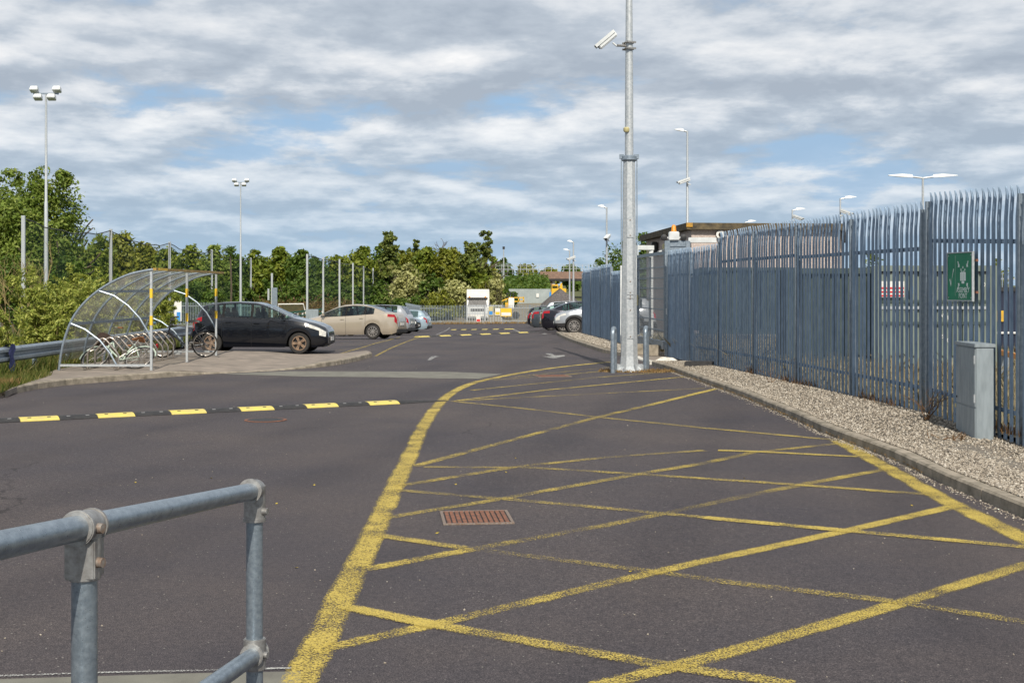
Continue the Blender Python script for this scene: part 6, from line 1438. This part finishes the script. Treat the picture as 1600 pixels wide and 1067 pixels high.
def tree(px, ytop, wpx, Y_, mat, label, name='tree', n=3500, leaf=None, blobs=9, base=0.12, group=None, cat='tree', trunk='bark', shape='round', depthk=.8, seedz=0):
    c = put(px, Y_); c.z -= .1; h = zat(ytop, Y_) - c.z; W_ = wpx * Y_ / F; lf = leaf or max(.10, Y_ * .0016)
    o = empty(name, c, 0, label, cat, group)
    m = MB(); branchy(m, (0, 0, -.2), (0, 0, 1), h * .44, h * .022 + .04, 2, .5)
    for k in range(3): branchy(m, (0, 0, h * .18), (rnd.gauss(0, .5), rnd.gauss(0, .5), .9), h * .28, h * .012 + .03, 1)
    m.build('trunk', MT[trunk], o)
    cs, rs = [], []
    if shape == 'round':
        cs.append((0, 0, h * .60)); rs.append((W_ * .34, W_ * .34 * depthk, h * .34))
        for k in range(blobs):
            a = 6.28 * k / blobs + rnd.random(); f = rnd.random(); zc_ = h * (base + .10 + (.66 - base) * f); ww = W_ * .5 * math.sqrt(max(.1, 1 - (2 * abs(f - .42)) ** 2 * .75)); br = W_ * (.15 + .10 * rnd.random())
            cs.append((math.cos(a) * (ww - br), math.sin(a) * (ww - br) * depthk, zc_)); rs.append((br, br, min(br * 1.1, h * .26)))
        cs.append((rnd.gauss(0, W_ * .06), 0, h - W_ * .13)); rs.append((W_ * .17, W_ * .17, W_ * .14))
    elif shape == 'column':
        for k in range(blobs):
            f = (k + .5) / blobs; ww = W_ * .5 * (math.sin(math.pi * (f * .86 + .12)) ** .6); cs.append((rnd.gauss(0, W_ * .10), rnd.gauss(0, W_ * .10), h * (base + (1 - base) * f * .95))); rs.append((ww * .8, ww * .8, h / blobs * 1.0))
    elif shape == 'layer':      # open pine: flat plates of foliage on a tall stem
        for k in range(blobs):
            f = k / (blobs - 1); a = rnd.random() * 6.28; off = W_ * .26 * (1 - .5 * f) * rnd.random() * 1.3; cs.append((math.cos(a) * off, math.sin(a) * off, h * (.45 + .52 * f))); rs.append((W_ * (.24 + .12 * rnd.random()) * (1 - .35 * f), W_ * .24 * (1 - .3 * f), h * .05))
    V, Fc = leaves(cs, rs, n, lf, .55)
    V[:, 2] = np.where(V[:, 2] < .05, .05 + nrs.rand(len(V)) * .3, V[:, 2])
    link(arr_mesh('crown', V, Fc, MT[mat]), 'crown', o); return o
def bush(px, ytop, wpx, Y_, mat, label, n=2200, leaf=None, group=None, aspect=.45, cat='bush', name='bush', twig='bark', dz=0.0):
    c = put(px, Y_); c.z += dz; h = zat(ytop, Y_) - c.z; W_ = wpx * Y_ / F; o = empty(name, c, 0, label, cat, group); lf = leaf or max(.05, Y_ * .0015)
    m = MB()
    for k in range(7): branchy(m, (rnd.gauss(0, W_ * .12), rnd.gauss(0, W_ * .1), -.1), (rnd.gauss(0, .35), rnd.gauss(0, .35), 1), h * .55, .03 + h * .006, 1, .4)
    m.build('stems', MT[twig], o)
    cs = [(0, 0, h * .4)]; rs = [(W_ * .36, W_ * .34, h * .42)]
    for k in range(9):
        a = 6.28 * k / 9; br = W_ * (.12 + .08 * rnd.random()); cs.append((math.cos(a) * W_ * .32, math.sin(a) * W_ * .28, h * (.18 + .55 * rnd.random()))); rs.append((br, br, min(br * 1.3, h * .28)))
    for k in range(4): cs.append((rnd.gauss(0, W_ * .22), rnd.gauss(0, W_ * .2), h * (.78 + .12 * rnd.random()))); rs.append((W_ * .09, W_ * .09, h * .16))
    V, Fc = leaves(cs, rs, n, lf, aspect); V[:, 2] = np.maximum(V[:, 2], .02); link(arr_mesh('foliage', V, Fc, MT[mat]), 'foliage', o); return o

# the big poplar clump at the left
G1 = 'poplars at the left edge'
tree(8, 268, 95, 84, 'leaf_poplar', 'big poplar cut by the left edge of the picture', 'poplar_tree', 17000, .125, 13, .10, G1)
tree(50, 262, 78, 82, 'leaf_poplar', 'tallest poplar, behind the near floodlight mast', 'poplar_tree', 17000, .125, 9, .12, G1, shape='column')
tree(94, 270, 72, 83, 'leaf_poplar', 'right hand poplar ending the tall clump against the sky', 'poplar_tree', 17000, .125, 10, .08, G1)
tree(-60, 250, 120, 84, 'leaf_poplar', 'poplar beyond the left edge of the picture', 'poplar_tree', 5000, .16, 10, .1, G1)
tree(104, 392, 86, 80, 'leaf_dark', 'dark bushy tree below the right hand poplar', 'broadleaf_tree', 8000, .11, 10, .02)
tree(20, 400, 80, 76, 'leaf_dark', 'dark shrubby tree below the leftmost poplar', 'broadleaf_tree', 5000, .11, 9, .0)
# bare yellow twiggy shrub
for k, (px, yt) in enumerate(((22, 395), (50, 420))):
    c = put(px, 55); o = empty('bare_shrub', c, 0, ['yellow stemmed almost leafless shrub before the left poplars', 'smaller yellow stemmed shrub beside the near floodlight mast'][k], 'shrub'); m = MB(); h = zat(yt, 55) - c.z
    for q in range(6): branchy(m, (rnd.gauss(0, .3), rnd.gauss(0, .3), 0), (rnd.gauss(0, .35), rnd.gauss(0, .3), 1), h * .6, .03, 3, .5, .35)
    m.build('branches', MT['twig'], o)
# wood behind the pitch
LB = {'leaf_dark': 'dark green', 'leaf_mid': 'mid green', 'leaf_olive': 'olive yellow', 'leaf_silver': 'silvery', 'leaf_pine': 'dark needled', 'leaf_poplar': 'grey-green'}
G2 = 'trees in the wood behind the sports pitch'
T = [(150, 368, 60, 165, 'leaf_mid', 'tree right of the poplars'), (190, 364, 56, 172, 'leaf_olive', 'tree behind the second net post'), (228, 379, 52, 168, 'leaf_olive', 'tree above the left roof of the shelter'), (262, 388, 50, 165, 'leaf_mid', 'tree behind the third net post'),
     (300, 386, 56, 162, 'leaf_mid', 'rounded tree above the shelter roof'), (334, 386, 46, 160, 'leaf_poplar', 'rounded tree behind the fourth net post'), (368, 397, 46, 170, 'leaf_dark', 'tree left of the far floodlight mast'), (404, 393, 50, 172, 'leaf_mid', 'tree right of the far floodlight mast'),
     (436, 388, 46, 175, 'leaf_mid', 'broad tree above the sign post'), (470, 392, 42, 172, 'leaf_dark', 'tree left of the nearest right-row net post'), (500, 404, 42, 168, 'leaf_dark', 'tree behind the nearest right-row net posts'), (528, 400, 44, 170, 'leaf_mid', 'tree behind the third net post of the right row'),
     (562, 388, 52, 168, 'leaf_mid', 'large tree left of the tall conifer'), (600, 384, 46, 172, 'leaf_dark', 'tree below the tall ragged conifer'), (628, 392, 44, 176, 'leaf_olive', 'tree between the conifer and the umbrella pine'), (668, 388, 52, 172, 'leaf_mid', 'large tree right of the umbrella pine'), (700, 386, 56, 170, 'leaf_olive', 'large tree below the dead crown'),
     (730, 398, 40, 178, 'leaf_mid', 'tree under the leaning conifer'), (760, 418, 42, 176, 'leaf_olive', 'low tree right of the leaning conifer'), (786, 404, 30, 230, 'leaf_dark', 'rounded far tree behind the slim distant post'), (822, 412, 40, 232, 'leaf_olive', 'rounded far tree above the bank railing'), (770, 402, 18, 240, 'leaf_poplar', 'narrow pale far tree left of the slim distant post'),
     (858, 420, 34, 240, 'leaf_olive', 'far tree behind the start of the bridge'), (893, 416, 34, 245, 'leaf_dark', 'far tree above the bridge parapet')]
for i, (px, yt, wp, Y_, mt_, lb) in enumerate(T):
    tree(px, yt, wp * 1.12, Y_, mt_, LB[mt_] + ' ' + lb, 'broadleaf_tree', 9000 if Y_ < 200 else 3500, None, 12, .0, G2)
tree(610, 364, 46, 168, 'leaf_pine', 'tall ragged conifer standing above the wood left of centre', 'conifer_tree', 3600, .2, 9, .1, G2, shape='layer')
tree(649, 378, 38, 178, 'leaf_pine', 'flat topped umbrella pine beside the ragged conifer', 'conifer_tree', 2600, .2, 5, .1, G2, shape='layer')
tree(733, 382, 44, 166, 'leaf_pine', 'broad layered conifer near the right end of the wood', 'conifer_tree', 4800, .2, 10, .1, G2, shape='layer')
tree(759, 364, 34, 170, 'leaf_pine', 'leaning conifer with a drooping top at the right end of the wood', 'conifer_tree', 2600, .2, 8, .1, G2, shape='layer')
c = put(360, 120); hq = zat(393, 120) - c.z; o = empty('cordyline_tree', c, 0, 'small palm-like tuft on a bare stem left of the far floodlight mast', 'tree'); MB().tube([(0, 0, 0), (.1, 0, hq * .5), (0, 0, hq)], [.12, .09, .07], 6).build('trunk', MT['bark'], o)
V, Fc = leaves([(0, 0, hq + .05)], [(.55, .55, .3)], 260, .22, .2, fill=.9); link(arr_mesh('crown', V, Fc, MT['leaf_dark']), 'crown', o)
c = put(690, 180); o = empty('dead_tree', c, 0, 'bare dead treetop sticking out of the wood', 'tree'); m = MB(); hh = zat(372, 180) - c.z
m.tube([(0, 0, 0), (0, 0, hh * .8)], [.2, .1], 6)
for k in range(6): branchy(m, (0, 0, hh * (.74 + .02 * k)), (rnd.gauss(0, .9), rnd.gauss(0, .5), .6), hh * .10, .06, 2, .8)
m.build('branches', MT['deadwood'], o)
# under-storey
bushes = [(640, 412, 64, 150, 'leaf_silver', 'tall silver willow bush right of the net posts', 4500), (672, 430, 50, 148, 'leaf_dark', 'dark bush between the two silver willows', 3500), (712, 436, 58, 146, 'leaf_silver', 'lower silver willow bush left of the lorry', 4500), (765, 440, 40, 160, 'leaf_olive', 'olive bush behind the lorry', 3000),
          (776, 425, 26, 158, 'leaf_silver', 'slender silvery bush right of the lorry', 2200), (686, 456, 66, 140, 'leaf_olive', 'low brownish green bush by the far fence', 3500), (640, 462, 56, 142, 'leaf_dark', 'low dark bush at the left end of the far fence', 3000), (750, 415, 44, 165, 'leaf_mid', 'mid green bush above the lorry', 3500), (795, 452, 26, 165, 'leaf_dark', 'dark bush at the left end of the sheet fence', 1800),
          (140, 440, 90, 120, 'leaf_dark', 'dark hedge bush left of the shelter roof', 4500), (220, 448, 90, 124, 'leaf_dark', 'dark hedge bush behind the shelter', 4500), (300, 440, 90, 128, 'leaf_dark', 'dark hedge bush behind the far end of the shelter', 4500), (372, 432, 70, 150, 'leaf_dark', 'dark hedge bush left of the sign post', 3500), (450, 436, 80, 155, 'leaf_dark', 'dark hedge bush behind the sign post', 4000), (525, 440, 80, 156, 'leaf_dark', 'dark hedge bush behind the right-row net posts', 4000), (590, 436, 64, 158, 'leaf_dark', 'dark hedge bush at the right end of the netting', 3500)]
for px, yt, wp, Y_, mt_, lb, n in bushes: bush(px, yt, wp, Y_, mt_, lb, n, None, 'bushes along the foot of the wood')
# right of the mast: trees beyond the far fence
for px, yt, wp, Y_, lb in ((1000, 361, 96, 112, 'dark tree right behind the street lamp, seen left of the building'), (966, 380, 70, 116, 'lower dark tree behind the street lamp'), (936, 402, 44, 122, 'small dark tree above the far palisade fence'), (1010, 388, 40, 108, 'dark tree half hidden by the building')):
    tree(px, yt, wp, Y_, 'leaf_dark', lb, 'broadleaf_tree', 5500, .13, 10, .0, 'trees left of the building')
tree(1366, 394, 44, 95, 'leaf_mid', 'tree seen between the palisade pales above the dark container', 'broadleaf_tree', 3000, .15, 9, .1)
tree(1556, 405, 40, 100, 'leaf_olive', 'small tree seen through the pales above the rail vehicle', 'broadleaf_tree', 2000, .15, 9, .1)
def scatter(n, fn, size, aspect, name, label, mat, lift=0.0, upb=1.0):
    P = []
    while len(P) < n:
        q = fn()
        if q is not None: P.append(q)
    P = np.array(P); n = len(P); nrm = nrs.randn(n, 3) + np.array([0, 0, .3]); nrm /= np.linalg.norm(nrm, axis=1)[:, None]
    t = np.cross(nrm, nrs.randn(n, 3)); t /= np.linalg.norm(t, axis=1)[:, None]; b = np.cross(nrm, t); s = size * (.6 + .8 * nrs.rand(n))[:, None]
    V = np.stack([P - t * s, P + b * s * aspect, P + t * s, P - b * s * aspect], 1).reshape(-1, 3)
    return link(arr_mesh(name, V, np.arange(n * 4).reshape(n, 4), MT[mat]), name, kind='stuff', label=label)
def blades(n, fn, h, wdt, name, label, mat, bend=.35):
    P = []
    while len(P) < n:
        q = fn()
        if q is not None: P.append(q)
    P = np.array(P); n = len(P); a = nrs.rand(n) * 6.28; hh = h * (.35 + .9 * nrs.rand(n) ** 1.3); dx = np.stack([np.cos(a), np.sin(a), 0 * a], 1); ld = nrs.randn(n, 3) * bend; ld[:, 2] = 0
    w2 = wdt * (.6 + .8 * nrs.rand(n))[:, None]; up = np.array([0, 0, 1.0])
    V = np.stack([P - dx * w2, P + dx * w2, P + dx * w2 * .7 + up * (hh * .55)[:, None] + ld * (hh * .35)[:, None], P + up * (hh)[:, None] + ld * hh[:, None], P - dx * w2 * .7 + up * (hh * .55)[:, None] + ld * (hh * .35)[:, None]], 1).reshape(-1, 3)
    return link(arr_mesh(name, V, np.arange(n * 5).reshape(n, 5), MT[mat]), name, kind='stuff', label=label)
# ivy on the bank
def fi():
    y = 175 + 21 * rnd.random(); x = -4 + 9.5 * rnd.random(); top = np.interp(y, [175, 181, 188, 196, 240], [-.2, 1.0, 2.4, 3.2, 3.4]) * np.interp(x, [-3.5, -1.5, 3.8, 5.6, 6.0], [.8, .9, 1, .9, .3]); return (x, y, top + abs(rnd.gauss(0, .35)) + .1)
scatter(9000, fi, .24, .6, 'ivy', 'dense ivy covering the bank below the bridge road', 'leaf_dark')
def fw():
    px = 395 + 160 * rnd.random(); y = 128 + 16 * rnd.random(); c = put(px, y); return (c.x, c.y, c.z + .1 + abs(rnd.gauss(0, .55)) + 1.1 * (y - 128) / 16)
scatter(9000, fw, .17, .35, 'weeds', 'rusty red and green weeds along the far side of the pitch', 'leaf_rust')
# willow scrub behind the crash barrier
WB = [(-12.3, 33.5, 1.6, 3.0), (-14.6, 33, 2.1, 3.2), (-13.2, 37, 2.0, 3.2), (-16.2, 36, 2.6, 3.6), (-11.9, 41, 1.7, 3.0), (-18.5, 34.5, 2.3, 3.4), (-14.5, 41, 2.2, 3.4), (-13.8, 29.6, 1.1, 2.2)]
WL = ['willow bush nearest the crash barrier, beside the shelter arch', 'willow bush at the left edge with pale leaf tips', 'willow bush behind the near end of the shelter', 'tall willow bush below the net post', 'willow bush farther along the crash barrier', 'willow bush cut off by the left edge', 'willow bush in the back of the scrub', 'low willow sprouts before the larger bushes']
for (x, y, h, wd), lb in zip(WB, WL): bush(CX + x * F / y, 0, wd * F / y, y, 'leaf_willow', lb, 7000, .062, 'willow bushes behind the crash barrier', .34, 'bush', 'willow_bush', 'twig') if False else None
def willow(x, y, h, wd, lb):
    o = empty('willow_bush', (x, y, .08), 0, lb, 'bush', 'willow bushes behind the crash barrier'); m = MB(); cs = []; rs = []
    for k in range(22):
        a = rnd.random() * 6.28; r0 = wd * .35 * rnd.random(); lean = Vector((math.cos(a) * (.08 + r0 * .16), math.sin(a) * (.08 + r0 * .16), 1)).normalized(); hh = h * (.65 + .42 * rnd.random()); p = Vector((math.cos(a) * r0, math.sin(a) * r0, 0)); pts = [p]
        for q in range(5): lean = (lean + Vector((rnd.gauss(0, .06), rnd.gauss(0, .06), 0))).normalized(); pts.append(pts[-1] + lean * hh / 5)
        m.tube(pts, [.010, .008, .007, .006, .004, .002], 4, caps=False)
        for q in range(1, 6): cs.append(tuple(pts[q])); rs.append((.20, .20, hh / 8))
    m.build('stems', MT['twig'], o)
    V, Fc = leaves(cs, rs, 11000, .066, .30, .2, 420, .9); V[:, 2] = np.maximum(V[:, 2], .0); link(arr_mesh('foliage', V, Fc, MT['leaf_willow']), 'foliage', o)
for (x, y, h, wd), lb in zip(WB, WL): willow(x, y, h, wd, lb)
# grass of the verge
def fv():
    x = -10.05 - 9 * rnd.random() ** 1.5; y = 20.5 + 26 * rnd.random() ** 1.3; return (x, y, .09)
blades(30000, fv, .26, .007, 'verge_grass', 'long green and yellow grass behind the crash barrier', 'blade')
def fv4():
    x = -9.85 - 1.3 * rnd.random(); y = 23 + 14 * rnd.random(); return (x, y, .09)
blades(16000, fv4, .30, .008, 'verge_grass', 'green and yellow grass under and before the crash barrier', 'blade')
def fv2():
    t = rnd.random() * 3.2; i = int(t); p = KLw[i].lerp(KLw[i + 1], t - i); q = KLi[i].lerp(KLi[i + 1], t - i); k = 1 + 14 * rnd.random() ** 1.4
    x = p.x + (q.x - p.x) * k; y = p.y + (q.y - p.y) * k
    if x > -9.35 and y > at(34, 600, .1).y: return None
    return (x, y, .09)
blades(9000, fv2, .16, .006, 'dry_grass', 'straw brown dry grass behind the kerb at the left edge', 'drygrass')
def fv5():
    px = -60 + 150 * rnd.random(); py = 586 + 28 * rnd.random()
    if py > 614 - max(0, px) * .33 or px > 62 + (610 - py) * .8 or px > 88: return None
    c_ = at(px, py, .1); return (c_.x, c_.y, .095)
blades(7000, fv5, .15, .006, 'verge_grass', 'mixed green and straw grass between the kerb and the crash barrier', 'blade')
def fv3():
    x = -10.3 - 60 * rnd.random(); y = 46 + 60 * rnd.random(); return (x, y, gh(x, y) + .08)
blades(16000, fv3, .40, .022, 'field_grass', 'rough field grass between the crash barrier and the pitch', 'blade')
def fy():
    y = 13 + 27 * rnd.random(); xf = X0 - AX * (y - Z0) / BZ; x = xf + .1 + 9 * rnd.random() ** 1.6; return (x, y, .11)
blades(22000, fy, .42, .009, 'yard_grass', 'tall straw coloured dead grass behind the tall palisade fence', 'strawblade')
def fb_():
    y = 12.5 + 14 * rnd.random(); xf = X0 - AX * (y - Z0) / BZ; x = xf + rnd.gauss(.0, .06)
    if math.sin(y * 1.7) + .5 * math.sin(y * 5.1) < .1: return None
    return (x, y, .14)
blades(900, fb_, .14, .005, 'fence_foot_weeds', 'rusty brown dead weeds along the foot of the tall fence', 'rustweed')
def fg_():
    x = 2.4 + 3.0 * rnd.random(); y = 124.5 + 3.5 * rnd.random(); return (x, y, gh(x, y) + .02)
blades(5000, fg_, .75, .05, 'far_grass', 'green grass patch at the foot of the fence right of the far gate', 'blade')
def fh_():
    x = -12 + 14 * rnd.random(); y = 126 + 1.5 * rnd.random(); return (x, y, gh(x, y) + .02)
blades(1200, fh_, .22, .03, 'far_grass', 'thin grass fringe along the foot of the far fence', 'drygrass')
def weed(x, y, h, n, lb, mat='rustweed', sp=.10, wd=.006):
    o = empty('dead_weed', (x, y, .14), 0, lb, 'weed'); m = MB()
    for k in range(n): branchy(m, (rnd.gauss(0, sp * .3), rnd.gauss(0, sp * .3), 0), (rnd.gauss(0, sp * 5), rnd.gauss(0, sp * 5), 1), h * .6, wd, 2, .8, .2)
    m.build('stalks', MT[mat], o)
for px, py, h, n, lb in ((1446, 655, .45, 9, 'rust brown dead weed before the double fence post'), (1487, 686, .10, 14, 'flat dead tuft on the gravel left of the cabinet'), (1207, 597, .35, 3, 'single brown stalk at the fence foot in the distance'), (1172, 583, .2, 3, 'small brown stalk beside the farther fence post')):
    c = at(px, py, .16); weed(min(c.x, X0 - AX * (c.y - Z0) / BZ - .05), c.y, h, n, lb, sp=.10 if h > .15 else .35)
def ft():
    y = 13 + 16 * rnd.random(); x = (rnd.random()) ; p = np.interp(y, ky, kx) - .13 - abs(rnd.gauss(0, .03)); return (p, y, .0)
blades(900, ft, .035, .004, 'gutter_weeds', 'tiny straw bits along the foot of the right kerb', 'drygrass', 1.2)
c = at(1000, 583); 
def fm_():
    a = rnd.random() * 6.28; r0 = .62 * math.sqrt(rnd.random()); return (mp_.x + .2 + r0 * 1.5 * math.cos(a), mp_.y - .1 + r0 * .8 * math.sin(a), mp_.z + .0)
blades(1400, fm_, .06, .008, 'mast_foot_weeds', 'dry brown weeds and dirt round the foot of the mast and bollards', 'drygrass', .9)
